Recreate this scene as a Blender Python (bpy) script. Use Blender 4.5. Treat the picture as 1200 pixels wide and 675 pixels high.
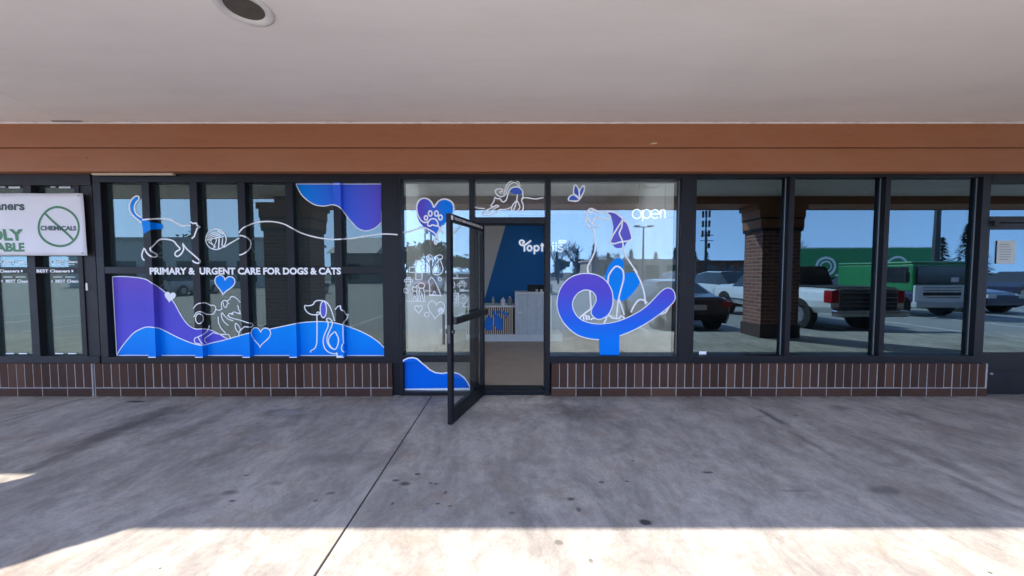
import bpy, bmesh, math, random
from mathutils import Vector, geometry
R = math.radians
random.seed(7)
S = bpy.context.scene
for o in list(bpy.data.objects): bpy.data.objects.remove(o)
COL = S.collection

# ------------------------------------------------------------------ camera, sky, sun, exposure
CAM = Vector((0.0, -4.31, 1.515)); PITCH = R(2.54); FPX = 420.0
cam = bpy.data.cameras.new('camera'); camo = bpy.data.objects.new('camera', cam); COL.objects.link(camo)
camo.location = CAM; camo.rotation_euler = (R(90) - PITCH, 0, 0)
cam.sensor_width = 36; cam.lens = 36 * FPX / 1200; cam.clip_start = 0.05; cam.clip_end = 2000
S.camera = camo
SUN_EL = R(43); SUN_H = Vector((-0.73, -0.683, 0)).normalized()      # horizontal direction towards the sun
W = bpy.data.worlds.new('World'); S.world = W; W.use_nodes = True
wn = W.node_tree.nodes; wl = W.node_tree.links
bg = wn['Background']; sky = wn.new('ShaderNodeTexSky'); sky.sky_type = 'NISHITA'
sky.sun_disc = False; sky.sun_elevation = SUN_EL; sky.sun_rotation = math.atan2(SUN_H.x, SUN_H.y)
sky.air_density = 1.0; sky.dust_density = 0.15; sky.ozone_density = 4.0; sky.altitude = 400
bg.inputs['Strength'].default_value = 0.15
_tc = wn.new('ShaderNodeTexCoord'); _ad = wn.new('ShaderNodeVectorMath'); _ad.operation = 'ADD'; _ad.inputs[1].default_value = (0, 0, 0.27)   # a clear dry sky: no pale band at the horizon
_no = wn.new('ShaderNodeVectorMath'); _no.operation = 'NORMALIZE'
wl.new(_tc.outputs['Generated'], _ad.inputs[0]); wl.new(_ad.outputs[0], _no.inputs[0]); wl.new(_no.outputs[0], sky.inputs['Vector'])
_hs = wn.new('ShaderNodeHueSaturation'); _hs.inputs['Saturation'].default_value = 0.86
wl.new(sky.outputs[0], _hs.inputs['Color']); wl.new(_hs.outputs[0], bg.inputs['Color'])
sun = bpy.data.lights.new('sun', 'SUN'); sun.energy = 2.0; sun.angle = R(0.5); sun.color = (1.0, 0.93, 0.83)
suno = bpy.data.objects.new('sun', sun); COL.objects.link(suno)
sd = Vector((SUN_H.x * math.cos(SUN_EL), SUN_H.y * math.cos(SUN_EL), math.sin(SUN_EL)))
suno.rotation_euler = sd.to_track_quat('Z', 'Y').to_euler(); suno.location = (-20, -20, 30)
S.view_settings.view_transform = 'Standard'; S.view_settings.look = 'None'
S.view_settings.exposure = 2.55; S.view_settings.gamma = 1.0; S.view_settings.use_curve_mapping = False
S.cycles.max_bounces = 10; S.cycles.diffuse_bounces = 5; S.cycles.glossy_bounces = 5; S.cycles.transparent_max_bounces = 16
S.cycles.caustics_reflective = False; S.cycles.caustics_refractive = False
S.cycles.sample_clamp_indirect = 6

# ------------------------------------------------------------------ pixel (1200 x 675) to plane helpers
FW = Vector((0, math.cos(PITCH), -math.sin(PITCH))); UP = Vector((0, math.sin(PITCH), math.cos(PITCH)))
def ray(px, py): return FW + Vector(((px - 600) / FPX, 0, 0)) + UP * ((337.5 - py) / FPX)
def PY(px, py, Y):
    d = ray(px, py); t = (Y - CAM.y) / d.y; p = CAM + d * t; return p.x, p.z
def PZ(px, py, Z=0.0):
    d = ray(px, py); t = (Z - CAM.z) / d.z; p = CAM + d * t; return p.x, p.y
def PX(px, py, X):
    d = ray(px, py); t = (X - CAM.x) / d.x; p = CAM + d * t; return p.y, p.z
YF, YG = 0.02, 0.088                    # frame front plane, glass plane
def fx(px, py=215, Y=YF): return PY(px, py, Y)[0]
def fz(py, Y=YF): return PY(600, py, Y)[1]

# ------------------------------------------------------------------ materials
MATS = {}
def newmat(name):
    m = bpy.data.materials.new(name); m.use_nodes = True; nt = m.node_tree
    for n in list(nt.nodes): nt.nodes.remove(n)
    out = nt.nodes.new('ShaderNodeOutputMaterial'); return m, nt, out
class N:
    def __init__(s, nt): s.nt = nt
    def __call__(s, typ, **kw):
        n = s.nt.nodes.new('ShaderNode' + typ)
        ins = kw.pop('ins', {})
        for k, v in kw.items(): setattr(n, k, v)
        for k, v in ins.items():
            if hasattr(v, 'is_output'): s.nt.links.new(v, n.inputs[k])
            else: n.inputs[k].default_value = v
        return n
    def math(s, op, a, b=0.0, c=None, clamp=False):
        n = s('Math', operation=op, use_clamp=clamp)
        for i, v in enumerate([a, b] + ([c] if c is not None else [])):
            if hasattr(v, 'is_output'): s.nt.links.new(v, n.inputs[i])
            else: n.inputs[i].default_value = v
        return n.outputs[0]
    def mix(s, f, a, b, blend='MIX'):
        n = s('Mix', data_type='RGBA', blend_type=blend)
        for k, v in ((0, f), (6, a), (7, b)):
            if hasattr(v, 'is_output'): s.nt.links.new(v, n.inputs[k])
            else: n.inputs[k].default_value = (v if k == 0 else (tuple(v) + (1,))[:4])
        return n.outputs[2]
    def ramp(s, f, stops):
        n = s('ValToRGB'); s.nt.links.new(f, n.inputs[0]); e = n.color_ramp.elements
        while len(e) < len(stops): e.new(0.5)
        for el, (p, c) in zip(e, stops):
            el.position = p; el.color = (c, c, c, 1) if isinstance(c, (int, float)) else tuple(c) + (1,)
        return n.outputs[0]
    def noise(s, vec, scale, detail=4, rough=0.55, dist=0.0):
        n = s('TexNoise'); n.inputs['Scale'].default_value = scale; n.inputs['Detail'].default_value = detail
        n.inputs['Roughness'].default_value = rough; n.inputs['Distortion'].default_value = dist
        s.nt.links.new(vec, n.inputs['Vector']); return n.outputs['Fac']
    def mapping(s, vec, scale=(1, 1, 1), loc=(0, 0, 0), rot=(0, 0, 0)):
        n = s('Mapping'); n.inputs['Scale'].default_value = scale; n.inputs['Location'].default_value = loc
        n.inputs['Rotation'].default_value = rot; s.nt.links.new(vec, n.inputs['Vector']); return n.outputs[0]
def pbr(name, col, rough=0.6, metal=0.0, var=0.12, scale=6.0, bump=0.0, bscale=60.0, emit=None, coat=0.0, spec=0.5):
    if name in MATS: return MATS[name]
    m, nt, out = newmat(name); n = N(nt)
    b = n('BsdfPrincipled'); b.inputs['Roughness'].default_value = rough; b.inputs['Metallic'].default_value = metal
    b.inputs['Coat Weight'].default_value = coat; b.inputs['Specular IOR Level'].default_value = spec
    tc = n('TexCoord').outputs['Object']
    f = n.noise(tc, scale, 5)
    lo = tuple(c * (1 - var) for c in col); hi = tuple(min(1, c * (1 + var)) for c in col)
    c = n.mix(f, lo, hi); nt.links.new(c, b.inputs['Base Color'])
    rr = n.math('MULTIPLY_ADD', n.noise(tc, scale * 3, 4), 0.2, max(0.02, rough - 0.1)); nt.links.new(rr, b.inputs['Roughness'])
    if bump > 0:
        bp = n('Bump'); bp.inputs['Strength'].default_value = bump; bp.inputs['Distance'].default_value = 0.004
        nt.links.new(n.noise(tc, bscale, 4), bp.inputs['Height']); nt.links.new(bp.outputs[0], b.inputs['Normal'])
    if emit:
        b.inputs['Emission Color'].default_value = tuple(emit[:3]) + (1,); b.inputs['Emission Strength'].default_value = emit[3]
    nt.links.new(b.outputs[0], out.inputs[0]); MATS[name] = m; return m
def glass(name, refl, tint, film=0.0, filmcol=(0.1, 0.12, 0.12), gcol=(1, 1, 1), wav=0.0, fr=0.6):
    m, nt, out = newmat(name); n = N(nt)
    t = n('BsdfTransparent'); t.inputs[0].default_value = tuple(tint) + (1,)
    g = n('BsdfGlossy'); g.inputs['Roughness'].default_value = 0.0; g.inputs[0].default_value = tuple(gcol) + (1,)
    tc = n('TexCoord').outputs['Object']
    if wav > 0:
        bp = n('Bump'); bp.inputs['Strength'].default_value = wav; bp.inputs['Distance'].default_value = 0.01
        nt.links.new(n.noise(tc, 1.6, 1, 0.3), bp.inputs['Height']); nt.links.new(bp.outputs[0], g.inputs['Normal'])
    lw = n('LayerWeight'); lw.inputs['Blend'].default_value = 0.25
    fac = n.math('ADD', n.math('MULTIPLY', lw.outputs['Fresnel'], fr), refl - 0.06, clamp=True)
    mx = n('MixShader'); nt.links.new(fac, mx.inputs[0]); nt.links.new(t.outputs[0], mx.inputs[1]); nt.links.new(g.outputs[0], mx.inputs[2])
    last = mx.outputs[0]
    d = n('BsdfDiffuse'); d.inputs[0].default_value = tuple(filmcol) + (1,)
    dirt = n.math('MULTIPLY', n.ramp(n.noise(n.mapping(tc, (3, 3, 0.7)), 2.2, 6, 0.65), [(0.35, 0.0), (0.8, 1.0)]), 0.05)
    dirt = n.math('ADD', dirt, film)
    m2 = n('MixShader'); nt.links.new(dirt, m2.inputs[0]); nt.links.new(last, m2.inputs[1]); nt.links.new(d.outputs[0], m2.inputs[2])
    nt.links.new(m2.outputs[0], out.inputs[0]); return m
def gradient(name, stops, axis, a, b, rough=0.4):
    """printed vinyl with a printed colour gradient along a world axis"""
    m, nt, out = newmat(name); n = N(nt)
    bs = n('BsdfPrincipled'); bs.inputs['Roughness'].default_value = rough; bs.inputs['Specular IOR Level'].default_value = 0.12
    tc = n('TexCoord').outputs['Object']; sp = n('SeparateXYZ'); nt.links.new(tc, sp.inputs[0])
    f = n.math('DIVIDE', n.math('SUBTRACT', sp.outputs[axis], a), b - a, clamp=True)
    nt.links.new(n.ramp(f, stops), bs.inputs['Base Color'])
    nt.links.new(bs.outputs[0], out.inputs[0]); return m

BLUE = (0.0, 0.25, 0.86); BLUE2 = (0.006, 0.10, 0.62); PURP = (0.105, 0.085, 0.60)
WHITE_V = pbr('white vinyl', (0.92, 0.92, 0.92), 0.5, var=0.02)
BLUE_V = pbr('blue vinyl', BLUE, 0.4, var=0.04, spec=0.12)
FRAME = pbr('dark bronze aluminium', (0.010, 0.0105, 0.014), 0.45, 0.0, var=0.25, scale=4, bump=0.05, spec=0.25)
FRAME2 = pbr('dark painted steel', (0.020, 0.019, 0.022), 0.55, 0.0, var=0.2, scale=3, bump=0.08, spec=0.25)
BLACK = pbr('black rubber', (0.012, 0.012, 0.012), 0.7)
METAL = pbr('brushed steel', (0.55, 0.56, 0.58), 0.3, 1.0)
G_SHOP = glass('clear shop glass', 0.19, (0.93, 0.97, 0.95), gcol=(0.80, 0.93, 0.97), wav=0.02)
G_LEFT = glass('filmed shop glass', 0.15, (0.50, 0.58, 0.56), film=0.22, filmcol=(0.085, 0.12, 0.12), gcol=(0.82, 0.97, 0.96), wav=0.01)
G_DARK = glass('dark tinted shop glass', 0.21, (0.30, 0.33, 0.34), gcol=(0.55, 0.81, 0.95), wav=0.035)
G_DOOR = glass('door glass', 0.08, (0.97, 0.985, 0.98), fr=0.15)

def stucco():
    m, nt, out = newmat('painted soffit stucco'); n = N(nt); tc = n('TexCoord').outputs['Object']
    b = n('BsdfPrincipled'); b.inputs['Roughness'].default_value = 0.85
    c = n.mix(n.noise(tc, 0.7, 5, 0.6), (0.83, 0.78, 0.745), (0.90, 0.85, 0.82))
    st = n.ramp(n.noise(n.mapping(tc, (0.5, 3, 1)), 1.3, 6, 0.7), [(0.42, 0.0), (0.75, 1.0)])
    c = n.mix(n.math('MULTIPLY', st, 0.12), c, (0.42, 0.38, 0.34))
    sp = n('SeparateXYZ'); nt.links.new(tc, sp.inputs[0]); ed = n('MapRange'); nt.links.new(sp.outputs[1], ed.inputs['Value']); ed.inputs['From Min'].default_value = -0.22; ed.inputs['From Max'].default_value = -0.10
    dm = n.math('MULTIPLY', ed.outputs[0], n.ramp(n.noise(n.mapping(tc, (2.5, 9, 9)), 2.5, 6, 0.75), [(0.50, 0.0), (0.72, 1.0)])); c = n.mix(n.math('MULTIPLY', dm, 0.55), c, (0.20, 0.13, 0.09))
    wb = n.ramp(n.noise(n.mapping(tc, loc=(4, 1, 0)), 0.35, 4, 0.6), [(0.45, 0.0), (0.62, 1.0)]); c = n.mix(n.math('MULTIPLY', wb, 0.14), c, (0.55, 0.52, 0.49)); nt.links.new(c, b.inputs['Base Color'])
    bp = n('Bump'); bp.inputs['Strength'].default_value = 0.25; bp.inputs['Distance'].default_value = 0.003
    nt.links.new(n.noise(tc, 90, 4), bp.inputs['Height']); nt.links.new(bp.outputs[0], b.inputs['Normal'])
    nt.links.new(b.outputs[0], out.inputs[0]); return m
SOFFIT = stucco()
def paintwood(name, c0, c1):
    m, nt, out = newmat(name); n = N(nt); tc = n('TexCoord').outputs['Object']
    b = n('BsdfPrincipled'); b.inputs['Roughness'].default_value = 0.62
    c = n.mix(n.noise(n.mapping(tc, (0.5, 4, 6)), 1.5, 6, 0.65), c0, c1)
    g = n.noise(n.mapping(tc, (1.2, 30, 30)), 3, 5, 0.6)
    c = n.mix(n.math('MULTIPLY', n.ramp(g, [(0.5, 0.0), (0.8, 1.0)]), 0.35), c, tuple(x * 0.55 for x in c0))
    ch = n.ramp(n.noise(n.mapping(tc, (3, 9, 9), loc=(3.1, 0, 0)), 2.2, 3, 0.5), [(0.77, 0.0), (0.79, 1.0)])
    c = n.mix(n.math('MULTIPLY', ch, 0.35), c, (0.4, 0.3, 0.2)); dk_ = n.ramp(n.noise(n.mapping(tc, (14, 20, 14)), 2.0, 2, 0.5), [(0.74, 0.0), (0.76, 1.0)]); c = n.mix(n.math('MULTIPLY', dk_, 0.7), c, (0.05, 0.025, 0.015)); fd = n.ramp(n.noise(n.mapping(tc, (0.8, 2, 2)), 0.9, 5, 0.65), [(0.4, 0.0), (0.7, 1.0)]); c = n.mix(n.math('MULTIPLY', fd, 0.3), c, (0.40, 0.20, 0.12)); nt.links.new(c, b.inputs['Base Color'])
    bp = n('Bump'); bp.inputs['Strength'].default_value = 0.3; bp.inputs['Distance'].default_value = 0.003
    nt.links.new(g, bp.inputs['Height']); nt.links.new(bp.outputs[0], b.inputs['Normal'])
    nt.links.new(b.outputs[0], out.inputs[0]); return m
FASCIA = paintwood('terracotta painted board', (0.30, 0.105, 0.040), (0.38, 0.142, 0.056))
def brickmat():
    m, nt, out = newmat('dark brown brick'); n = N(nt); tc = n('TexCoord').outputs['Object']
    b = n('BsdfPrincipled'); b.inputs['Roughness'].default_value = 0.85; b.inputs['Specular IOR Level'].default_value = 0.12
    ge = n('NewGeometry'); c = n.ramp(ge.outputs['Random Per Island'], [(0.0, (0.044, 0.022, 0.015)), (0.35, (0.085, 0.040, 0.026)), (0.65, (0.064, 0.032, 0.025)), (1.0, (0.120, 0.058, 0.036))])
    f = n.noise(n.mapping(tc, (40, 40, 9)), 1.5, 6, 0.7)
    c = n.mix(n.math('MULTIPLY', n.ramp(f, [(0.35, 0.0), (0.8, 1.0)]), 0.35), c, (0.08, 0.058, 0.05))
    sm = n.ramp(n.noise(tc, 1.7, 5, 0.7), [(0.55, 0.0), (0.8, 1.0)])
    c = n.mix(n.math('MULTIPLY', sm, 0.15), c, (0.14, 0.12, 0.11)); nt.links.new(c, b.inputs['Base Color'])
    bp = n('Bump'); bp.inputs['Strength'].default_value = 0.5; bp.inputs['Distance'].default_value = 0.004
    nt.links.new(f, bp.inputs['Height']); nt.links.new(bp.outputs[0], b.inputs['Normal'])
    nt.links.new(b.outputs[0], out.inputs[0]); return m
BRICK = brickmat()
MORTAR = pbr('pale mortar', (0.36, 0.325, 0.30), 0.9, var=0.4, scale=12, bump=0.4)
def colbrick():
    m, nt, out = newmat('red column brick'); n = N(nt); tc = n('TexCoord').outputs['Object']
    sp = n('SeparateXYZ'); nt.links.new(tc, sp.inputs[0]); cb = n('CombineXYZ')
    nt.links.new(n.math('ADD', sp.outputs[0], sp.outputs[1]), cb.inputs[0]); nt.links.new(sp.outputs[2], cb.inputs[1])
    br = n('TexBrick'); nt.links.new(cb.outputs[0], br.inputs['Vector']); br.inputs['Scale'].default_value = 1.0
    br.inputs['Brick Width'].default_value = 0.30; br.inputs['Row Height'].default_value = 0.085; br.inputs['Mortar Size'].default_value = 0.006
    br.inputs['Color1'].default_value = (0.30, 0.115, 0.08, 1); br.inputs['Color2'].default_value = (0.20, 0.075, 0.058, 1); br.inputs['Mortar'].default_value = (0.4, 0.36, 0.33, 1)
    b = n('BsdfPrincipled'); b.inputs['Roughness'].default_value = 0.85; nt.links.new(br.outputs[0], b.inputs['Base Color'])
    nt.links.new(b.outputs[0], out.inputs[0]); return m
COLBRICK = colbrick()

def concrete():
    m, nt, out = newmat('worn sidewalk concrete'); n = N(nt); tc = n('TexCoord').outputs['Object']
    b = n('BsdfPrincipled'); b.inputs['Roughness'].default_value = 0.82
    base = n.mix(n.noise(tc, 0.9, 7, 0.62), (0.41, 0.375, 0.335), (0.60, 0.555, 0.50))
    # broom and foot-traffic streaks, slightly slanted both ways
    s1 = n.ramp(n.noise(n.mapping(tc, (1.7, 0.95, 1), rot=(0, 0, R(5))), 1.5, 8, 0.72, 1.2), [(0.43, 0.0), (0.68, 1.0)])
    s2 = n.ramp(n.noise(n.mapping(tc, (1.5, 0.8, 1), rot=(0, 0, R(-14)), loc=(3, 5, 0)), 1.3, 9, 0.72, 0.6), [(0.44, 0.0), (0.68, 1.0)])
    c = n.mix(n.math('MULTIPLY', s1, 0.60), base, (0.155, 0.140, 0.130))
    c = n.mix(n.math('MULTIPLY', s2, 0.60), c, (0.165, 0.150, 0.140))
    tan = n.ramp(n.noise(n.mapping(tc, (1.3, 1.9, 1), loc=(7, 2, 0)), 1.5, 7, 0.7, 0.6), [(0.52, 0.0), (0.75, 1.0)])
    c = n.mix(n.math('MULTIPLY', tan, 0.60), c, (0.34, 0.245, 0.165))
    fine = n.noise(n.mapping(tc, (1.0, 0.85, 1), rot=(0, 0, R(12))), 55, 8, 0.85)
    med = n.ramp(n.noise(n.mapping(tc, (1.15, 0.95, 1), rot=(0, 0, R(-10))), 9, 9, 0.82, 0.5), [(0.46, 0.0), (0.66, 1.0)])
    c = n.mix(n.math('MULTIPLY', med, 0.38), c, (0.17, 0.145, 0.12))
    lt = n.ramp(n.noise(n.mapping(tc, (1.2, 0.95, 1), loc=(9, 4, 0), rot=(0, 0, R(7))), 5, 9, 0.8, 0.4), [(0.52, 0.0), (0.72, 1.0)])
    c = n.mix(n.math('MULTIPLY', lt, 0.40), c, (0.60, 0.56, 0.50))
    c = n.mix(0.50, c, n.mix(fine, (0.10, 0.10, 0.10), (0.9, 0.88, 0.86)), 'OVERLAY')
    # fine scratches
    sc = n.ramp(n.noise(n.mapping(tc, (18, 5, 1), rot=(0, 0, R(8))), 2.0, 7, 0.8, 1.8), [(0.54, 0.0), (0.68, 1.0)])
    c = n.mix(n.math('MULTIPLY', sc, 0.22), c, (0.14, 0.125, 0.115))
    # grime gathered along the foot of the wall
    gs_ = n('SeparateXYZ'); nt.links.new(tc, gs_.inputs[0]); gm_ = n('MapRange'); nt.links.new(gs_.outputs[1], gm_.inputs['Value']); gm_.inputs['From Min'].default_value = -0.22; gm_.inputs['From Max'].default_value = 0.0
    gr_ = n.math('MULTIPLY', gm_.outputs[0], n.ramp(n.noise(tc, 7, 8, 0.8), [(0.40, 0.0), (0.62, 1.0)])); c = n.mix(n.math('MULTIPLY', gr_, 0.75), c, (0.09, 0.075, 0.065))
    # gum and oil spots
    vo = n('TexVoronoi'); vo.inputs['Scale'].default_value = 3.1; nt.links.new(tc, vo.inputs['Vector'])
    sz = n.math('MULTIPLY', n('SeparateColor', ins={0: vo.outputs['Color']}).outputs[0], 0.055)
    sel = n.math('GREATER_THAN', n('SeparateColor', ins={0: vo.outputs['Color']}).outputs[1], 0.62)
    dd = n.math('ADD', vo.outputs['Distance'], n.math('MULTIPLY', n.noise(tc, 30, 3), 0.03))
    gum = n.math('MULTIPLY', n.math('LESS_THAN', dd, sz), sel)
    c = n.mix(n.math('MULTIPLY', gum, 0.55), c, (0.09, 0.085, 0.085))
    # individual stains read off the pavement: (px, py, half width m, half depth m, strength, colour)
    wob = n('TexNoise'); wob.inputs['Scale'].default_value = 9; wob.inputs['Detail'].default_value = 5; nt.links.new(tc, wob.inputs['Vector'])
    wv = n('VectorMath', operation='SUBTRACT', ins={0: wob.outputs['Color'], 1: (0.5, 0.5, 0.5)})
    dk = (0.055, 0.05, 0.048); br = (0.12, 0.10, 0.085)
    for (px, py, rx, ry, st, col, rg) in [
        (160, 470.5, .13, .035, .95, (0.02, 0.02, 0.02), .4), (330, 484, .34, .16, .5, dk, .8), (337, 484, .20, .09, .75, (0.36, 0.35, 0.34), .35),
        (305, 500, .30, .20, .35, br, .9), (195, 482, .22, .35, .6, br, .8), (120, 512, .13, .60, .6, br, .8), (150, 500, .35, .5, .4, dk, 1.0), (60, 540, .10, .45, .6, br, .8), (230, 500, .10, .5, .4, br, .9),
        (275, 520, .14, .45, .4, br, .9), (672, 482, .42, .20, .55, dk, .9), (640, 475, .3, .1, .4, br, .8), (690, 490, .25, .10, .35, dk, .9),
        (474, 567, .05, .03, .85, dk, .5), (464, 563, .03, .02, .8, dk, .5), (489, 555.5, .025, .02, .85, dk, .4), (511, 567, .02, .012, .8, dk, .4),
        (505, 566, .018, .012, .7, dk, .4), (522, 577, .015, .02, .7, dk, .4), (513, 590, .02, .014, .7, dk, .4), (527, 593, .02, .012, .7, dk, .4), (460, 590, .012, .02, .7, dk, .4),
        (669, 585, .03, .022, .8, dk, .5), (678, 597, .02, .03, .7, dk, .5), (756, 612, .045, .03, .95, (0.035, 0.034, 0.034), .4), (735, 564, .02, .012, .8, dk, .5),
        (705, 565, .025, .02, .7, dk, .5), (655, 636, .03, .024, .75, (0.12, 0.11, 0.10), .5), (693, 657, .016, .02, .7, (0.1, 0.09, 0.08), .5), (600, 601, .03, .02, .5, dk, .6),
        (829, 553.5, .05, .018, .85, dk, .5), (1040, 575, .16, .07, .55, dk, .8), (905, 489, .05, .35, .7, dk, .7), (960, 525, .05, .35, .5, br, .8),
        (985, 478, .16, .10, .5, dk, .8), (1060, 485, .16, .10, .4, dk, .8), (1020, 520, .08, .4, .4, br, .9), (1160, 580, .07, .3, .45, dk, .9), (1110, 545, .08, .4, .4, br, .9), (930, 575, .12, .02, .5, br, .8), (742, 540, .02, .01, .8, dk, .4), (890, 488, .05, .012, .7, dk, .5), (933, 487, .04, .012, .7, dk, .5),
        (270, 577, .06, .04, .6, dk, .7), (289, 557, .03, .012, .75, dk, .5), (272, 587, .03, .015, .75, dk, .5), (322, 566, .06, .04, .4, dk, .7), (388, 578, .04, .02, .6, dk, .6), (370, 587, .02, .02, .6, dk, .5), (265, 610, .2, .05, .3, (0.3, 0.2, 0.12), .9),
        (188, 666, .006, .006, .9, dk, .2), (1160, 671, .012, .01, .8, dk, .3), (640, 540, .35, .06, .25, br, 1.0), (560, 470, .25, .05, .3, br, .9)]:
        x, y = PZ(px, py)
        v = n('VectorMath', operation='MULTIPLY', ins={0: wv.outputs[0], 1: (rx * rg * 2, ry * rg * 2, 0)})
        v = n('VectorMath', operation='ADD', ins={0: tc, 1: v.outputs[0]})
        v = n('VectorMath', operation='SUBTRACT', ins={0: v.outputs[0], 1: (x, y, 0)})
        v = n('VectorMath', operation='MULTIPLY', ins={0: v.outputs[0], 1: (1 / rx, 1 / ry, 0)})
        ln = n('VectorMath', operation='LENGTH', ins={0: v.outputs[0]}).outputs['Value']
        mr = n('MapRange', interpolation_type='SMOOTHSTEP'); nt.links.new(ln, mr.inputs['Value'])
        soft = min(0.95, 0.25 + rg * 0.7)
        mr.inputs['From Min'].default_value = 1 + soft * .2; mr.inputs['From Max'].default_value = 1 - soft; mr.inputs['To Min'].default_value = 0; mr.inputs['To Max'].default_value = st
        c = n.mix(mr.outputs[0], c, col)
    nt.links.new(c, b.inputs['Base Color'])
    bp = n('Bump'); bp.inputs['Strength'].default_value = 0.6; bp.inputs['Distance'].default_value = 0.004
    nt.links.new(fine, bp.inputs['Height']); nt.links.new(bp.outputs[0], b.inputs['Normal'])
    nt.links.new(b.outputs[0], out.inputs[0]); return m
CONC = concrete()

# ------------------------------------------------------------------ mesh helpers
class MB:
    def __init__(s): s.v = []; s.f = []; s.m = []
    def face(s, pts, m=0):
        i = len(s.v); s.v += [tuple(p) for p in pts]; s.f.append(tuple(range(i, i + len(pts)))); s.m.append(m)
    def box(s, x0, x1, y0, y1, z0, z1, m=0):
        x0, x1 = min(x0, x1), max(x0, x1); y0, y1 = min(y0, y1), max(y0, y1); z0, z1 = min(z0, z1), max(z0, z1)
        i = len(s.v); s.v += [(x0, y0, z0), (x1, y0, z0), (x1, y1, z0), (x0, y1, z0), (x0, y0, z1), (x1, y0, z1), (x1, y1, z1), (x0, y1, z1)]
        for q in ((0, 3, 2, 1), (4, 5, 6, 7), (0, 1, 5, 4), (1, 2, 6, 5), (2, 3, 7, 6), (3, 0, 4, 7)): s.f.append(tuple(i + k for k in q)); s.m.append(m)
        return s
    def cyl(s, p0, p1, r0, r1=None, n=12, m=0, cap=True):
        p0 = Vector(p0); p1 = Vector(p1); r1 = r0 if r1 is None else r1; d = (p1 - p0)
        if d.length < 1e-7: return s
        d.normalize(); a = d.orthogonal().normalized(); b = d.cross(a); i = len(s.v)
        for p, r in ((p0, r0), (p1, r1)):
            for k in range(n):
                t = 2 * math.pi * k / n; s.v.append(tuple(p + (a * math.cos(t) + b * math.sin(t)) * r))
        for k in range(n):
            s.f.append((i + k, i + (k + 1) % n, i + n + (k + 1) % n, i + n + k)); s.m.append(m)
        if cap:
            s.f.append(tuple(i + k for k in reversed(range(n)))); s.m.append(m); s.f.append(tuple(i + n + k for k in range(n))); s.m.append(m)
        return s
    def tube(s, pts, r, n=6, m=0):
        for a, b in zip(pts, pts[1:]): s.cyl(a, b, r, r, n, m)
        return s
    def lathe(s, prof, n=24, c=(0, 0, 0), m=0):
        i = len(s.v); c = Vector(c)
        for r, z in prof:
            for k in range(n):
                t = 2 * math.pi * k / n; s.v.append((c.x + r * math.cos(t), c.y + r * math.sin(t), c.z + z))
        for j in range(len(prof) - 1):
            for k in range(n):
                s.f.append((i + j * n + k, i + j * n + (k + 1) % n, i + (j + 1) * n + (k + 1) % n, i + (j + 1) * n + k)); s.m.append(m)
        return s
    def build(s, name, mats, parent=None, origin=None, bevel=0.0, smooth=False):
        if not isinstance(mats, (list, tuple)): mats = [mats]
        me = bpy.data.meshes.new(name); vs = s.v
        if origin is not None: vs = [(x - origin[0], y - origin[1], z - origin[2]) for x, y, z in vs]
        me.from_pydata(vs, [], s.f); me.validate()
        for m in mats: me.materials.append(m)
        for p, mi in zip(me.polygons, s.m): p.material_index = mi; p.use_smooth = smooth
        o = bpy.data.objects.new(name, me); COL.objects.link(o)
        if origin is not None: o.location = origin
        if parent: o.parent = parent
        if bevel > 0:
            bv = o.modifiers.new('edge', 'BEVEL'); bv.width = bevel; bv.segments = 2; bv.limit_method = 'ANGLE'
        return o
def tag(o, label=None, cat=None, group=None, kind=None):
    if label: o['label'] = label
    if cat: o['category'] = cat
    if group: o['group'] = group
    if kind: o['kind'] = kind
    return o
def empty(name, loc, rz=0.0, label=None, cat=None, group=None):
    o = bpy.data.objects.new(name, None); o.empty_display_size = 0.2; COL.objects.link(o)
    o.location = loc; o.rotation_euler = (0, 0, rz); return tag(o, label, cat, group)
def copy_tree(o, parent=None):
    c = o.copy(); COL.objects.link(c); c.parent = parent
    for ch in [q for q in bpy.data.objects if q.parent == o]: copy_tree(ch, c)
    return c
def spline(pts, sub=5, closed=False):
    if len(pts) < 3: return [tuple(map(float, p)) for p in pts]
    P = [Vector((p[0], p[1])) for p in pts]; n = len(P); out = []
    rng = range(n) if closed else range(n - 1)
    for i in rng:
        if closed: a, b, c, d = P[i - 1], P[i], P[(i + 1) % n], P[(i + 2) % n]
        else: a, b, c, d = P[max(0, i - 1)], P[i], P[i + 1], P[min(n - 1, i + 2)]
        for k in range(sub):
            t = k / sub
            out.append(tuple(0.5 * (2 * b + (c - a) * t + (2 * a - 5 * b + 4 * c - d) * t * t + (3 * b - a - 3 * c + d) * t ** 3)))
    out.append(tuple(P[0] if closed else P[-1])); return out
def ellipse(cx, cy, rx, ry, n=20, a0=0.0, a1=360.0):
    return [(cx + rx * math.cos(R(a0 + (a1 - a0) * k / n)), cy + ry * math.sin(R(a0 + (a1 - a0) * k / n))) for k in range(n + 1)]
def loc(pts, ox, oy, s): return [(ox + x / s, oy + y / s) for x, y in pts]
def clip(poly, ax, lim, keep_less):
    out = []
    for i in range(len(poly)):
        a, b = poly[i - 1], poly[i]
        ia = (a[ax] <= lim) == keep_less or a[ax] == lim; ib = (b[ax] <= lim) == keep_less or b[ax] == lim
        if ia != ib:
            t = (lim - a[ax]) / (b[ax] - a[ax]); out.append(tuple(a[j] + (b[j] - a[j]) * t for j in (0, 1)))
        if ib: out.append(b)
    return out
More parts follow.
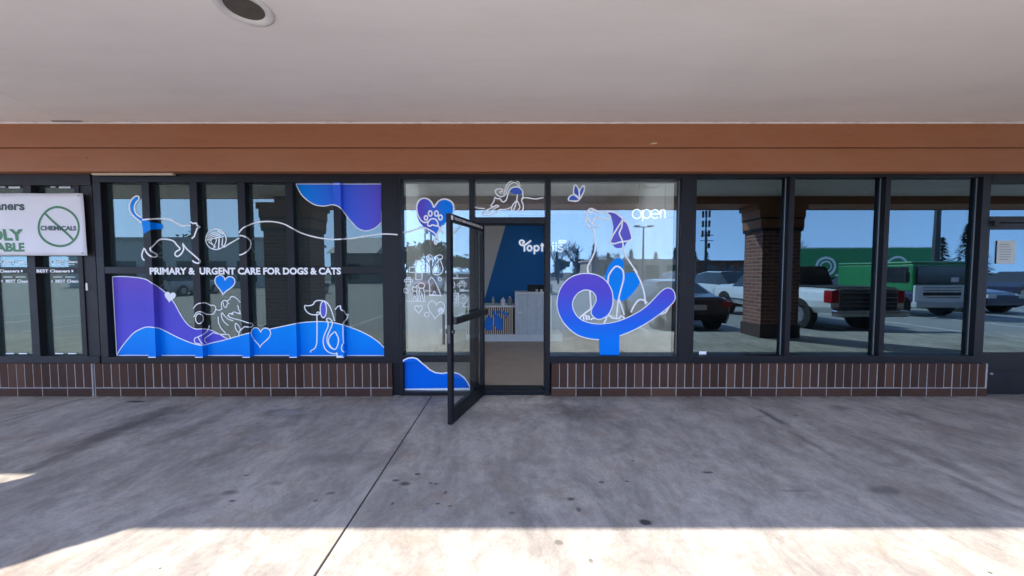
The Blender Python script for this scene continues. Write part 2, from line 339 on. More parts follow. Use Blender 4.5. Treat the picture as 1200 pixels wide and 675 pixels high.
# surfaces that vinyl is stuck on: ('y', Y, u0, u1, v0, v1) faces the pavement, ('x', X, u0, u1, v0, v1) is the side of a mullion
def put_poly(mb, poly, surfs, off=0.004, m=0, offs=None):
    for s in surfs:
        fn = PY if s[0] == 'y' else PX
        q = [fn(p[0], p[1], s[1]) for p in poly]
        for ax, lim, kl in ((0, s[2], False), (0, s[3], True), (1, s[4], False), (1, s[5], True)):
            if len(q) >= 3: q = clip(q, ax, lim, kl)
        if len(q) < 3: continue
        P3 = [Vector((u, s[1] - off, v)) if s[0] == 'y' else Vector((s[1] + off, u, v)) for u, v in q]
        if len(P3) == 4 and offs is not None: mb.face(P3, m); continue
        V2 = [Vector((u, v, 0)) for u, v in q]
        for t in geometry.tessellate_polygon([V2]): mb.face([P3[k] for k in t], m)
def put_line(mb, pts, surfs, w=1.3, off=0.006, m=0, closed=False):
    P = [Vector(p) for p in pts]
    if closed and (P[0] - P[-1]).length > 1e-4: P.append(P[0])
    Q = [P[0]]
    for p in P[1:]:
        if (p - Q[-1]).length > 0.05: Q.append(p)
    if len(Q) < 2: return
    L, Rr = [], []
    for i, p in enumerate(Q):
        a = Q[max(0, i - 1)]; b = Q[min(len(Q) - 1, i + 1)]; d = (b - a).normalized(); nn = Vector((-d.y, d.x)) * w / 2
        if 0 < i < len(Q) - 1:
            d1 = (Q[i] - Q[i - 1]).normalized(); cs = max(0.45, d1.dot(d)); nn = nn / cs
        L.append(p + nn); Rr.append(p - nn)
    for i in range(len(Q) - 1):
        put_poly(mb, [tuple(L[i]), tuple(L[i + 1]), tuple(Rr[i + 1]), tuple(Rr[i])], surfs, off + i * 6e-6, m, offs=1)
def text_mesh(txt, bold=0.012, spacing=1.0):
    cu = bpy.data.curves.new('t', 'FONT'); cu.body = txt; cu.offset = bold; cu.space_character = spacing; cu.size = 1; cu.resolution_u = 3
    o = bpy.data.objects.new('t', cu); COL.objects.link(o)
    bpy.context.view_layer.update(); dg = bpy.context.evaluated_depsgraph_get()
    me = bpy.data.meshes.new_from_object(o.evaluated_get(dg)); bpy.data.objects.remove(o)
    vs = [(v.co.x, v.co.y) for v in me.vertices]; fs = [tuple(p.vertices) for p in me.polygons]; bpy.data.meshes.remove(me)
    return vs, fs
def put_text(mb, txt, x0, x1, z0, z1, Y, bold=0.012, m=0, ref=None, fn=None, spacing=1.0):
    """letters fitted into a world rectangle on the plane y=Y (z0 baseline, z1 cap height)"""
    vs, fs = text_mesh(txt, bold, spacing); xs = [v[0] for v in vs]; a, b = min(xs), max(xs)
    cap = 0.70
    i = len(mb.v)
    for u, v in vs:
        p = (x0 + (u - a) / (b - a) * (x1 - x0), Y, z0 + v / cap * (z1 - z0)); mb.v.append(tuple(fn(*p)) if fn else p)
    for f in fs: mb.f.append(tuple(i + k for k in f)); mb.m.append(m)

# ------------------------------------------------------------------ ground
asph, nt, out = newmat('car park asphalt'); n = N(nt); tc = n('TexCoord').outputs['Object']
b = n('BsdfPrincipled'); b.inputs['Roughness'].default_value = 0.85
c = n.mix(n.noise(tc, 0.25, 7, 0.65), (0.24, 0.235, 0.225), (0.34, 0.33, 0.31)); c = n.mix(0.3, c, n.mix(n.noise(tc, 60, 4), (0.1, 0.1, 0.1), (0.9, 0.9, 0.9)), 'OVERLAY')
nt.links.new(c, b.inputs['Base Color']); nt.links.new(b.outputs[0], out.inputs[0]); ASPH = asph
g = MB(); g.face([(-600, -900, -0.16), (600, -900, -0.16), (600, 300, -0.16), (-600, 300, -0.16)])
tag(g.build('ground', pbr('far ground', (0.09, 0.085, 0.07), 0.9)), kind='structure')
g = MB(); g.face([(-80, -62, -0.14), (90, -62, -0.14), (90, -4.62, -0.14), (-80, -4.62, -0.14)])
tag(g.build('parking_lot', ASPH), kind='structure')
pl = MB()
for k in range(-9, 14):
    x = k * 2.9 + 0.9; pl.box(x - 0.05, x + 0.05, -10.2, -5.0, -0.139, -0.134)
for k in range(-14, 18):
    x = k * 2.9 + 0.9; pl.box(x - 0.05, x + 0.05, -30.2, -19.5, -0.139, -0.134)
tag(pl.build('parking_lines', pbr('road paint', (0.6, 0.6, 0.58), 0.7, var=0.3)), kind='structure')
sw = MB(); JO = [-22, -13.5, -9.35, -5.16, -0.985, 2.68, 6.9, 11.0, 15.2, 24]
for i, (a, b_) in enumerate(zip(JO, JO[1:])):
    ga = 0.006 if abs(a + .985) < .01 else .010; gb = 0.006 if abs(b_ + .985) < .01 else .010
    if abs(b_ - 2.68) < .01: gb = 0.0012
    if abs(a - 2.68) < .01: ga = 0.0012
    sw.box(a + ga, b_ - gb, -4.45, 0.35 if True else 0, -0.14, 0.0)
swo = sw.build('sidewalk', CONC, bevel=0.004); tag(swo, kind='structure')
jb = MB(); jb.box(-22, 24, -4.449, 0.3, -0.15, -0.005)
tag(jb.build('sidewalk_base', pbr('joint dirt', (0.03, 0.028, 0.026), 0.95)), kind='structure')
kb = MB()
for a, b_ in zip(JO, JO[1:]): kb.box(a + .004, b_ - .004, -4.62, -4.455, -0.15, 0.0)
tag(kb.build('kerb', pbr('kerb concrete', (0.34, 0.33, 0.31), 0.85, var=0.2), bevel=0.012), kind='structure')

# ------------------------------------------------------------------ the building
BLD = empty('strip_mall_building', (0, 0, 0), label='strip mall frontage with terracotta fascia, dark framed shop windows and low brown brick walls', cat='building')
ZS = 3.237                                                            # soffit height
XL, XR = -22.0, 24.0
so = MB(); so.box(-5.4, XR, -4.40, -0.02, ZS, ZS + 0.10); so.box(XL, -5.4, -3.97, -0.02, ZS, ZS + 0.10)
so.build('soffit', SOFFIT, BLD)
sj = MB(); xa, ya = PZ(0, 107.5, ZS); xb, yb = PZ(72, 139, ZS)
sj.face([(xa, ya, ZS - .002), (xa - .004, ya + .006, ZS - .002), (xb, yb + .006, ZS - .002), (xb + .004, yb, ZS - .002)])
x0, y0 = PZ(61, 141.6, ZS); x1, y1 = PZ(96, 141.6, ZS); sj.box(x0, x1, y0 - .012, y0 + .012, ZS - .006, ZS - .001)
sj.build('soffit_seam', pbr('dark soffit seam', (0.22, 0.19, 0.17), 0.9), BLD)  # thin dark strips for the seam lines in the soffit
rf = MB(); rf.box(-5.4, XR, -4.42, 0.5, ZS + .10, ZS + .32); rf.box(-5.4, -1.2, 0.5, 1.42, ZS + .10, ZS + .32); rf.box(1.8, XR, 0.5, 1.42, ZS + .10, ZS + .32); rf.box(-5.4, XR, 1.42, 8.0, ZS + .10, ZS + .32);  rf.box(XL, -5.4, -3.99, 8.0, ZS + .10, ZS + .32)
rf.build('roof', pbr('roof felt', (0.12, 0.11, 0.10), 0.9), BLD)
# fascia boards over the windows
fa = MB(); zt = ZS - 0.004; z1 = PY(600, 172.5, -0.10)[1]; z0 = PY(600, 201, -0.085)[1]
for a, b_ in ((XL, -7.3), (-7.2985, 8.2), (8.2015, XR)):
    fa.box(a, b_, -0.100, 0.10, z1, zt)
for a, b_ in ((XL, -8.4), (-8.3985, 9.1), (9.1015, XR)):
    fa.box(a, b_, -0.085, 0.10, z0, z1 - 0.006)
fa.build('fascia_board', FASCIA, BLD, bevel=0.006)
ft = MB(); ft.box(XL, XR, -0.115, -0.0955, ZS - 0.016, ZS - 0.0015); ft.build('soffit_trim', SOFFIT, BLD)
cpb = MB(); a, zz = PY(108, 203, -0.03); b_, _ = PY(203, 203, -0.03)
cpb.box(a, b_, -0.04, 0.0, z0 - 0.026, z0 - 0.003); cpb.build('chipped_trim', pbr('bare primed wood', (0.62, 0.50, 0.36), 0.8, var=0.2, scale=20), BLD, bevel=0.004)
cf = MB(); u, v = PY(766, 168, -0.102); cf.face([(u - .045, -.102, v - .012), (u + .03, -.102, v - .006), (u + .045, -.102, v + .012), (u - .02, -.102, v + .006)])
cf.build('paint_chip', pbr('bare primed wood'[:], (0.62, 0.50, 0.36)), BLD)

# walls behind and above the glazing, rooms
zh = fz(203.4)
hd = MB(); hd.box(XL, XR, 0.101, 0.25, zh + .02, ZS + 0.10); hd.build('lintel_wall', pbr('dark lintel', (0.03, 0.03, 0.03), 0.8), BLD)
rm = MB()
rm.box(-1.62, -1.50, 0.26, 5.2, 0, 3.15); rm.box(2.12, 2.24, 0.26, 5.2, 0, 3.15)
rm.build('interior_wall', pbr('warm white interior paint', (0.86, 0.82, 0.78), 0.8, var=.04), BLD)
YB = 5.0
bw = MB(); bw.box(-1.50, 2.12, YB, YB + .1, 0, 3.15, 0)
xt, zt_ = PY(593, 262, YB); xb_, zb_ = PY(568, 350, YB); sl = (xt - xb_) / (zt_ - zb_)
bw.face([(xb_ + (0.0 - zb_) * sl, YB - .004, 0.0), (2.12, YB - .004, 0.0), (2.12, YB - .004, 3.0), (xb_ + (3.0 - zb_) * sl, YB - .004, 3.0)], 1)
bw.build('feature_wall', [MATS['warm white interior paint'], pbr('deep blue paint', (0.004, 0.19, 0.56), 0.6, var=0.05)], BLD)
fl = MB(); fl.box(-1.50, 2.12, 0.30, 5.0, 0.004, 0.008); fl.build('interior_floor', pbr('brown vinyl plank floor', (0.30, 0.235, 0.185), 0.5, var=0.25, scale=3), BLD)
cl = MB()
for q_ in ((-1.50, 2.12, .26, .5), (-1.50, -1.2, .5, 1.42), (1.8, 2.12, .5, 1.42), (-1.50, 2.12, 1.42, 5.0)): cl.box(*q_, 3.05, 3.12)
for q_ in ((-1.25, -1.2, .5, 1.42), (1.8, 1.85, .5, 1.42), (-1.25, 1.85, .45, .5), (-1.25, 1.85, 1.42, 1.47)): cl.box(*q_, 3.121, ZS + .45)
cl.build('interior_ceiling', pbr('ceiling tile', (0.88, 0.88, 0.87), 0.9, var=.03), BLD)
sk, nt, out = newmat('frosted skylight acrylic'); n = N(nt); t_ = n('BsdfTranslucent'); t_.inputs[0].default_value = (.95, .95, .93, 1); nt.links.new(t_.outputs[0], out.inputs[0])
cl = MB(); cl.box(-1.2, 1.8, .5, 1.42, ZS + .40, ZS + .404); cl.build('added_skylight', sk, BLD)  # unseen skylight with its shaft, added to brighten the room with soft daylight
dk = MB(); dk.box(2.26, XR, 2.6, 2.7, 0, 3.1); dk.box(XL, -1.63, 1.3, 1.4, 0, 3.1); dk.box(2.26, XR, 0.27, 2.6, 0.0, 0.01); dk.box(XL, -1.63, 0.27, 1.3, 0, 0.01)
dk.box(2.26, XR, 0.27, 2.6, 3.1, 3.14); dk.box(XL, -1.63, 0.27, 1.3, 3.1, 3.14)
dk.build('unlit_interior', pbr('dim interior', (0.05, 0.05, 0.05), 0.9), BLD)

# low brick walls: soldier course over one stretcher course
pitch = 0.1018
def brickwall(name, x0, x1, phase, label):
    e = MB(); mo = MB(); zt = fz(426, 0.0); zm1 = fz(454.1, 0.0); zm0 = fz(455.2, 0.0)
    mo.box(x0 + .004, x1 - .004, 0.0022, 0.30, -0.01, zt - 0.004)
    k = math.floor((x0 - phase) / pitch) - 1
    while phase + k * pitch < x1:
        a = max(x0, phase + k * pitch + random.uniform(.0042, .0062)); b_ = min(x1, phase + (k + 1) * pitch - random.uniform(.0042, .0062))
        if b_ - a > 0.02:
            j = random.uniform(-.0015, .0015); e.box(a + random.uniform(-.001, .001), b_ + random.uniform(-.001, .001), j, 0.2, zm1 + random.uniform(-.002, .002), zt + random.uniform(-.002, .002))
        k += 1
    k = math.floor((x0 - phase) / (3 * pitch)) - 1
    while phase + k * 3 * pitch < x1:
        a = max(x0, phase + k * 3 * pitch + .005); b_ = min(x1, phase + (k + 1) * 3 * pitch - random.uniform(.0042, .0062))
        if b_ - a > 0.02: e.box(a, b_, random.uniform(-.0015, .0015), 0.2, -0.005, zm0)
        k += 1
    w = mo.build(name, MORTAR, BLD); tag(w, label)
    o = e.build('brick_courses', BRICK, w, bevel=0.0015)
    return w
ph = PY(141.2, 460, 0)[0]
brickwall('low_brick_wall', XL, PY(109.0, 445, 0)[0], PY(108.4, 460, 0)[0], 'low brown brick wall under the dry cleaner window')
brickwall('low_brick_wall', PY(110.2, 445, 0)[0], PY(459.5, 445, 0)[0], ph, 'low brown brick wall under the wide decorated window')
brickwall('low_brick_wall', PY(646.5, 445, 0)[0], PY(1157.5, 445, 0)[0], PY(763, 460, 0)[0], 'low brown brick wall running from the open door to the right hand door')

# ---- windows
def frame(mb, x0, x1, z0, z1, y1=0.24, y0=YF): mb.box(x0, x1, y0, y1, z0, z1)
def pane(win, x0, x1, z0, z1, mat, name='pane'):
    p = MB(); p.box(x0, x1, YG, YG + 0.006, z0, z1); return p.build(name, mat, win)
def part(name, parent, loc_=(0, 0, 0)):
    o = bpy.data.objects.new(name, None); COL.objects.link(o); o.parent = parent; o.empty_display_size = .1; return o

ZT = zh; zb0 = fz(425.8)
# --- decorated left window
WL = part('shop_window', BLD); tag(WL, 'wide six bay window with blue and purple animal graphics and white lettering')
fm = MB(); LZ1 = fz(213.4); LZ0 = fz(418.5)
xs = [(fx(108), fx(117.2))] + [(fx(165 + 56.25 * k), fx(174 + 56.25 * k)) for k in range(5)] + [(fx(446.3), fx(466))]
frame(fm, xs[0][0], xs[-1][1], LZ1, ZT); frame(fm, xs[0][0], xs[-1][1], zb0, LZ0)
frame(fm, *xs[0], LZ0, LZ1); frame(fm, xs[-1][0], xs[-1][1], LZ0, LZ1)
fm.build('frame', FRAME, WL, bevel=0.004)
for a, b_ in xs[1:-1]:
    mm = MB(); frame(mm, a, b_, LZ0, LZ1); mm.build('mullion', FRAME, WL, bevel=0.003)
TZ1, TZ0 = fz(312.6), fz(320.6)
for i in range(6):
    mm = MB(); mm.box(xs[i][1], xs[i + 1][0], YF + 0.001, 0.22, TZ0, TZ1); mm.build('transom_bar', FRAME, WL, bevel=0.003)
    pane(WL, xs[i][1], xs[i + 1][0], TZ1, LZ1, G_LEFT); pane(WL, xs[i][1], xs[i + 1][0], LZ0, TZ0, G_LEFT)
SL = []
for i in range(6):
    SL.append(('y', YG, xs[i][1], xs[i + 1][0], LZ0, TZ0)); SL.append(('y', YG, xs[i][1], xs[i + 1][0], TZ1, LZ1))
    SL.append(('x', xs[i][1], YF, YG, LZ0, TZ0)); SL.append(('x', xs[i][1], YF, YG, TZ1, LZ1))
    SL.append(('y', YF, xs[i + 1][0], xs[i + 1][1], LZ0 - (0 if i == 5 else .006), LZ1 + (0 if i == 5 else .02)))
SLG = [s for s in SL]
def fin(name, mb, mats, win, label): o = mb.build(name, mats, win); return tag(o, label)
def dline(name, win, surfs, strokes, label, w=1.25, sub=4, ox=0, oy=0, sc=1, fills=(), m=WHITE_V, lift=0.0, wf=1.4):
    """one drawing: printed fills (poly, material) plus white strokes"""
    mb = MB(); mats = [m]
    for k, (poly, mat) in enumerate(fills):
        if mat not in mats: mats.append(mat)
        put_poly(mb, loc(poly, ox, oy, sc), surfs, lift + 0.0010 + k * .0002, mats.index(mat))
    for k, st in enumerate(strokes):
        closed = False; raw = False
        if isinstance(st, dict): closed = st.get('c', False); raw = st.get('raw', False); ww = st.get('w', w); p = st['p']
        else: p = st; ww = w
        q = loc(p, ox, oy, sc)
        if not raw: q = spline(q, sub, closed)
        put_line(mb, q, surfs, ww * wf, lift + 0.0020 + k * 0.00004)
    return fin(name, mb, mats, win, label)
O4 = (120, 305, 5.0)
purp_top = [(60, 97), (110, 95), (170, 98), (250, 110), (300, 140), (350, 172), (390, 210), (425, 255), (460, 320), (500, 375), (545, 402), (590, 402), (640, 410), (690, 435), (735, 462)]
wave1 = [(85, 556), (120, 500), (180, 430), (220, 405), (260, 391), (305, 394), (350, 405), (450, 455), (540, 490), (590, 497)]
wave2 = [(238, 404.4), (248, 401.8), (260, 399.2), (280, 393.6), (293, 390), (318, 385.2), (338, 381), (354, 378), (372, 376.8), (388, 377.6), (403, 381), (420, 387), (434, 394), (444, 401), (450, 407)]
pt = spline(loc(purp_top, *O4), 4); wv = spline(loc(wave1, *O4)[:-1] + wave2, 4)
mb = MB(); under = [p for p in wv if p[0] < 266]
put_poly(mb, pt + list(reversed(under)), SL, 0.0010, 0)
gm = gradient('purple printed vinyl', [(0.0, (0.115, 0.095, 0.62)), (0.5, (0.10, 0.085, 0.57)), (1.0, (0.16, 0.085, 0.55))], 2, fz(400), fz(325))
put_line(mb, pt, SL, 1.1, .0026, 1); put_line(mb, [pt[0], (137, 416)], SL, 0.9, .0024, 1)
fin('wave_graphic', mb, [gm, WHITE_V], WL, 'purple hill shaped vinyl graphic at the lower left of the window')
mb = MB(); put_poly(mb, wv + [(450, 420), (136, 420)], SL, 0.0017, 0)
put_line(mb, wv, SL, 1.1, .0032, 1); put_line(mb, [(137, 416.3), (450, 416.6)], [s for s in SL if s[0] == 'y' and s[1] == YG], 0.9, .0035, 1)
put_line(mb, [(137, 418.6), (450, 418.6)], [s for s in SL if s[0] == 'y' and s[1] == YF][:-1], 1.1, .0064, 1)
gb = gradient('blue printed vinyl', [(0.0, (0.0, 0.22, 0.84)), (1.0, (0.0, 0.28, 0.88))], 2, fz(418), fz(385))
fin('wave_graphic', mb, [gb, WHITE_V], WL, 'bright blue wave shaped vinyl graphic along the bottom of the window')
blob = [(347, 215.6), (350, 222.5), (355, 230), (362, 236), (370, 240.3), (380, 241.5), (390, 240), (398, 243), (404, 250), (412, 260), (420, 268), (430, 270.5), (440, 267), (446.6, 261)]
bs = spline(blob, 4); mb = MB(); put_poly(mb, bs + [(446.6, 214), (347, 214)], SL, .001, 0)
put_line(mb, bs, SL, 1.1, .002, 1); put_line(mb, [(347, 215.8), (446.6, 215.8)], SL, 0.9, .0064, 1)
gbl = gradient('blue to purple vinyl', [(0.0, (0.0, 0.245, 0.86)), (0.45, (0.04, 0.14, 0.78)), (1.0, (0.12, 0.09, 0.60))], 0, fx(350), fx(446))
fin('wave_graphic', mb, [gbl, WHITE_V], WL, 'blue to purple hanging blob graphic at the upper right of the window')
def heart(cx, cy, w, h, tilt=0.0, n=24):
    pts = []
    for k in range(n + 1):
        t = 2 * math.pi * k / n; x = 16 * math.sin(t) ** 3 / 34; y = -(13 * math.cos(t) - 5 * math.cos(2 * t) - 2 * math.cos(3 * t) - math.cos(4 * t)) / 30
        ct, st = math.cos(R(tilt)), math.sin(R(tilt)); pts.append((cx + (x * ct - y * st) * w, cy + (x * st + y * ct) * h))
    return pts
hp = heart(199.5, 347.5, 14, 13, 8); mb = MB(); put_poly(mb, hp, SL, .004); fin('heart_graphic', mb, WHITE_V, WL, 'small solid white heart on the purple hill edge')
gh = gradient('heart vinyl', [(0.35, (0.0, 0.245, 0.86)), (0.65, (0.08, 0.09, 0.62))], 0, fx(252), fx(276))
hp = heart(263.2, 332.5, 25.5, 23.5, 8); mb = MB(); put_poly(mb, hp, SL, .001, 0); put_line(mb, hp, SL, 1.2, .002, 1, True)
fin('heart_graphic', mb, [gh, WHITE_V], WL, 'blue and purple heart with white outline under the lettering')
hp = heart(305.5, 393.5, 25.5, 24, 2); mb = MB(); put_poly(mb, hp, SL, .0040, 0); put_line(mb, hp, SL, 1.1, .0046, 1, True)
fin('heart_graphic', mb, [gb, WHITE_V], WL, 'blue heart outlined in white on the wave')
CT = (145, 222, 7.03)
tail = [(150, 275), (105, 240), (65, 200), (48, 150), (55, 105), (80, 70), (105, 55), (125, 62), (125, 85), (105, 105), (90, 140), (95, 185), (120, 215), (152, 234)]
dline('cat_drawing', WL, SL, [tail, [(152, 250), (240, 243), (330, 242), (390, 252), (430, 275), (480, 300), (552, 296)],
    {'p': [(550, 268), (570, 280), (600, 278), (605, 295), (625, 310), (605, 322), (595, 350), (580, 390), (560, 405)], 'raw': True},
    [(215, 490), (250, 455), (295, 415), (350, 410), (410, 425), (440, 460), (465, 490), (430, 515), (425, 540), (445, 552), (475, 530), (495, 490), (488, 450), (520, 490), (560, 525), (600, 560), (628, 590), (615, 608), (585, 600), (567, 585)],
    [(215, 490), (235, 515), (270, 535), (272, 550), (245, 557), (215, 545), (190, 520), (170, 488), (152, 530), (155, 565), (172, 585)]],
    'white line drawing of a walking cat with a blue tail', 1.25, 4, *CT, fills=[(spline(tail, 3) + [(215, 268), (320, 285), (325, 322), (215, 335), (165, 368)], BLUE_V)])
yc = (253.2, 280.4)
dline('yarn_drawing', WL, SL, [{'p': ellipse(*yc, 12, 12, 28), 'raw': True, 'w': 1.3}] +
    [{'p': ellipse(yc[0] - 2, yc[1] + 3, r_, r_, 10, 185, 320), 'raw': True, 'w': 1.0} for r_ in (4, 6.2, 8.4, 10.4)] +
    [{'p': [(yc[0] - 11, yc[1] + .5), (yc[0] + 9, yc[1] - 3)], 'w': 1.2}, {'p': [(yc[0] + 1, yc[1] + .5), (yc[0] - 3, yc[1] + 11)], 'w': 1}, {'p': [(yc[0] + 4, yc[1] - 1), (yc[0] + 3, yc[1] + 11)], 'w': 1.6},
     {'p': [(yc[0] + 8, yc[1] - 1), (yc[0] + 7, yc[1] + 8)], 'w': 1.4}, {'p': [(yc[0] - 9, yc[1] + 3), (yc[0] + 0, yc[1] + 9)], 'w': 1}, {'p': [(yc[0] - 7, yc[1] + 1), (yc[0] - 1, yc[1] + 10)], 'w': .9}, {'p': [(yc[0] + 2, yc[1] - 10), (yc[0] + 9, yc[1] - 6)], 'w': 1.6}],
    'white line drawing of a ball of yarn', wf=1.0)
dline('thread_drawing', WL, SL, [[(262, 290), (270, 285), (277, 281), (280.5, 279)], [(280.5, 276), (285, 276.5), (290, 279), (294, 284), (293, 290), (289, 295), (284, 298), (280.5, 298.8)],
    [(280, 273), (284, 268), (290, 264.5), (300, 261), (312, 259.5), (325, 260.5), (335, 263.5), (345, 269), (352, 272.5), (362, 276), (375, 279), (388, 280.5), (400, 280.3), (415, 279), (430, 276.5), (446, 274.5), (455, 274.3), (466, 275)]],
    'long white thread line running from the yarn ball across the window', 1.35, wf=1.1)
RD = (220, 318, 7.18)
dline('dog_drawing', WL, SL, [[(50, 315), (65, 290), (95, 270), (140, 265), (165, 270), (195, 285), (220, 285), (238, 300), (235, 330), (220, 355), (190, 362), (150, 358), (110, 340), (80, 345), (62, 365), (55, 385)],
    [(240, 320), (255, 325), (275, 325), (290, 315)], {'p': ellipse(98, 398, 30, 42), 'raw': True}, [(290, 320), (285, 285), (290, 258), (310, 245), (330, 250), (350, 275)], [(300, 262), (305, 290), (318, 303), (330, 295), (335, 270)],
    [(330, 248), (355, 235), (365, 215), (385, 212), (405, 222), (425, 238), (445, 262)],
    {'p': [(420, 285), (430, 305), (428, 318), (440, 335), (445, 355), (420, 350), (390, 340), (375, 350), (385, 358), (350, 355), (340, 370), (360, 388), (400, 400), (450, 412), (500, 430), (540, 440), (548, 455), (530, 470), (480, 465), (450, 490), (435, 510), (430, 550)], 'raw': True},
    [(285, 350), (290, 390), (310, 425), (345, 455)], [(290, 345), (310, 370), (340, 400), (385, 415)], [(260, 380), (262, 430), (285, 480), (320, 518)], [(405, 435), (402, 470), (425, 510), (445, 490), (425, 450), (405, 435)],
    [(185, 455), (170, 495), (130, 530), (90, 550), (60, 565), (65, 600), (110, 612)], [(90, 555), (110, 590), (130, 615)], [(215, 515), (180, 540), (145, 560), (140, 585), (160, 605)], [(215, 515), (280, 530), (340, 530), (355, 545), (362, 570)]],
    'white line drawing of a running dog', 1.05, 3, *RD, lift=.0016, wf=1.05)
SD = (345, 345, 9.0)
PURP_V = pbr('purple vinyl', (0.10, 0.085, 0.58), 0.4, var=0.04)
dline('dog_drawing', WL, SL, [[(110, 115), (150, 120), (195, 108), (215, 80), (240, 65), (290, 65), (330, 75), (360, 105), (385, 150), (405, 205), (425, 280)], [(110, 115), (112, 150), (135, 185), (175, 210), (235, 215), (262, 210), (268, 195), (250, 185), (235, 200)],
    [(238, 205), (240, 300), (240, 430), (235, 520), (215, 570), (180, 590), (172, 612)], {'p': ellipse(307, 158, 33, 88), 'raw': True},
    [(335, 265), (355, 290), (355, 340), (325, 410), (305, 480), (315, 550), (350, 600), (400, 622), (450, 628)], [(335, 265), (360, 250), (395, 275), (400, 320), (370, 390), (345, 460), (355, 520), (390, 565), (430, 580)],
    [(430, 390), (380, 435), (360, 490), (385, 550), (430, 580), (460, 530), (465, 460), (430, 390)], [(440, 610), (455, 630), (450, 650), (510, 650)]],
    'white line drawing of a sitting dog with a purple ear', 1.15, 3, *SD, lift=.0016, wf=1.15, fills=[(ellipse(307, 158, 33, 88), PURP_V)])
dline('cat_drawing', WL, SL, [{'p': [(430, 160), (460, 125), (485, 120), (492, 160), (520, 175), (540, 210), (565, 212), (560, 250), (520, 290), (515, 325), (515, 420), (520, 520)], 'raw': True}, [(510, 520), (498, 560), (505, 595), (530, 610)]],
    'small white line drawing of a cat beside the sitting dog', 1.0, 3, *SD, lift=.0016, wf=1.15)
mb = MB(); xa, za = PY(175.5, 321.3, YF - .004); xb, zb = PY(399.5, 313.9, YF - .004)
put_text(mb, 'PRIMARY &  URGENT CARE FOR DOGS & CATS', xa, xb, za, zb, YF - .004, 0.042)
fin('lettering', mb, WHITE_V, WL, 'white lettering PRIMARY & URGENT CARE FOR DOGS & CATS')

# --- dry cleaner window at the far left
WC = part('shop_window', BLD); tag(WC, 'dry cleaner window with repeated small white lettering, partly behind the banner')
fm = MB(); c_x = [(fx(34.5, 360), fx(44, 360)), (fx(93.5, 360), fx(99.5, 360))]
CZ1, CZ0 = fz(217), fz(417.5); px_end = fx(106)
frame(fm, XL, px_end, CZ1, ZT); frame(fm, XL, px_end, zb0, CZ0); frame(fm, c_x[1][0], c_x[1][1], CZ0, CZ1); frame(fm, c_x[1][1], px_end, CZ0, CZ1, y0=YF + .012)
fm.build('frame', FRAME2, WC, bevel=0.004)
step = c_x[1][0] - c_x[0][0]; prev = c_x[1]; CP = []
for k in range(8):
    cur = (c_x[0][0] - k * step, c_x[0][1] - k * step)
    mm = MB(); frame(mm, *cur, CZ0, CZ1); mm.build('mullion', FRAME2, WC, bevel=0.003)
    mm = MB(); mm.box(cur[1], prev[0], YF + .001, .22, fz(320.5), fz(313)); mm.build('transom_bar', FRAME2, WC, bevel=0.003)
    pane(WC, cur[1], prev[0], CZ0, fz(320.5), G_LEFT); pane(WC, cur[1], prev[0], fz(313), CZ1, G_LEFT); CP.append((cur[1], prev[0])); prev = cur
for k, (a, b_) in enumerate(CP[:4]):
    w_ = b_ - a
    for (py, Y) in ((308.2, YG), (331, YG)):
        mb = MB(); za, zb = fz(py, Y - .004), fz(py - 3.2, Y - .004)
        put_text(mb, 'BEST Cleaners', a + w_ * .30, b_ - .01, za, zb, Y - .004, 0.03); mb.box(a + w_ * .20, a + w_ * .235, Y - .005, Y - .004, za + .004, zb - .006); mb.build('lettering', WHITE_V, WC)
    mb = MB(); za, zb = fz(319.2, YF - .004), fz(315.9, YF - .004)
    put_text(mb, 'BEST Cleaners', a + .02, b_ - .09, za, zb, YF - .004, 0.03); mb.box(b_ - .07, b_ - .05, YF - .005, YF - .004, za + .004, zb - .006); mb.build('lettering', WHITE_V, WC)
    for x0_, x1_, z_, h_ in [(a + p, a + q, fz(py, YG), .008) for py in (310.6, 325) for p, q in ((.13, .24), (.28, .40))] + [(a + .10, a + .20, CZ0 + .012, .014), (a + .26, a + .36, CZ0 + .012, .014), (a + .16, a + .22, LZ1 - .05, .02), (a + .26, a + .40, LZ1 - .06, .035)]:
        mb = MB(); mb.box(x0_, x1_, YG - .005, YG - .004, z_, z_ + h_); mb.build('sticker', WHITE_V, WC)
gl = MB(); u, v = PY(102, 336, YF + .01); gl.box(u - .012, u + .012, YF + .004, YF + .0118, v - .045, v + .045); gl.build('doorbell', pbr('white plastic', (0.75, 0.75, 0.75), .4), WC, bevel=.003)

# --- sidelight, transom and the big window round the open door
WM = part('shop_window', BLD); tag(WM, 'tall sidelight left of the open door with white pet icons and a blue wave panel')
MZ1, MZ0 = fz(210.4), fz(459.5); fm = MB()
sx0, sx1 = fx(466.01), fx(469.3); mx0, mx1 = fx(549.5), fx(555.6)
frame(fm, sx0, sx1, 0.0, ZT); frame(fm, mx0, mx1, 0.0, ZT); frame(fm, sx1, mx0, MZ1, ZT); frame(fm, sx1, mx0, 0.0, MZ0)
zr1, zr0 = fz(416.5), fz(424.5); frame(fm, sx1, mx0, zr0, zr1)
fm.build('frame', FRAME, WM, bevel=0.004)
fp = MB(); fp.box(fx(459.6, 440), sx0 - .001, YF + .02, .24, 0, zb0 - .001); fp.build('frame', FRAME, WM, bevel=.003)
pane(WM, sx1, mx0, zr1, MZ1, G_SHOP); pane(WM, sx1, mx0, MZ0, zr0, G_SHOP)
SM = [('y', YG, sx1, mx0, zr1, MZ1)]; SM2 = [('y', YG, sx1, mx0, MZ0, zr0), ('y', YF, sx1, mx0, zr0, zr1)]
HP = (480, 225, 10.39)
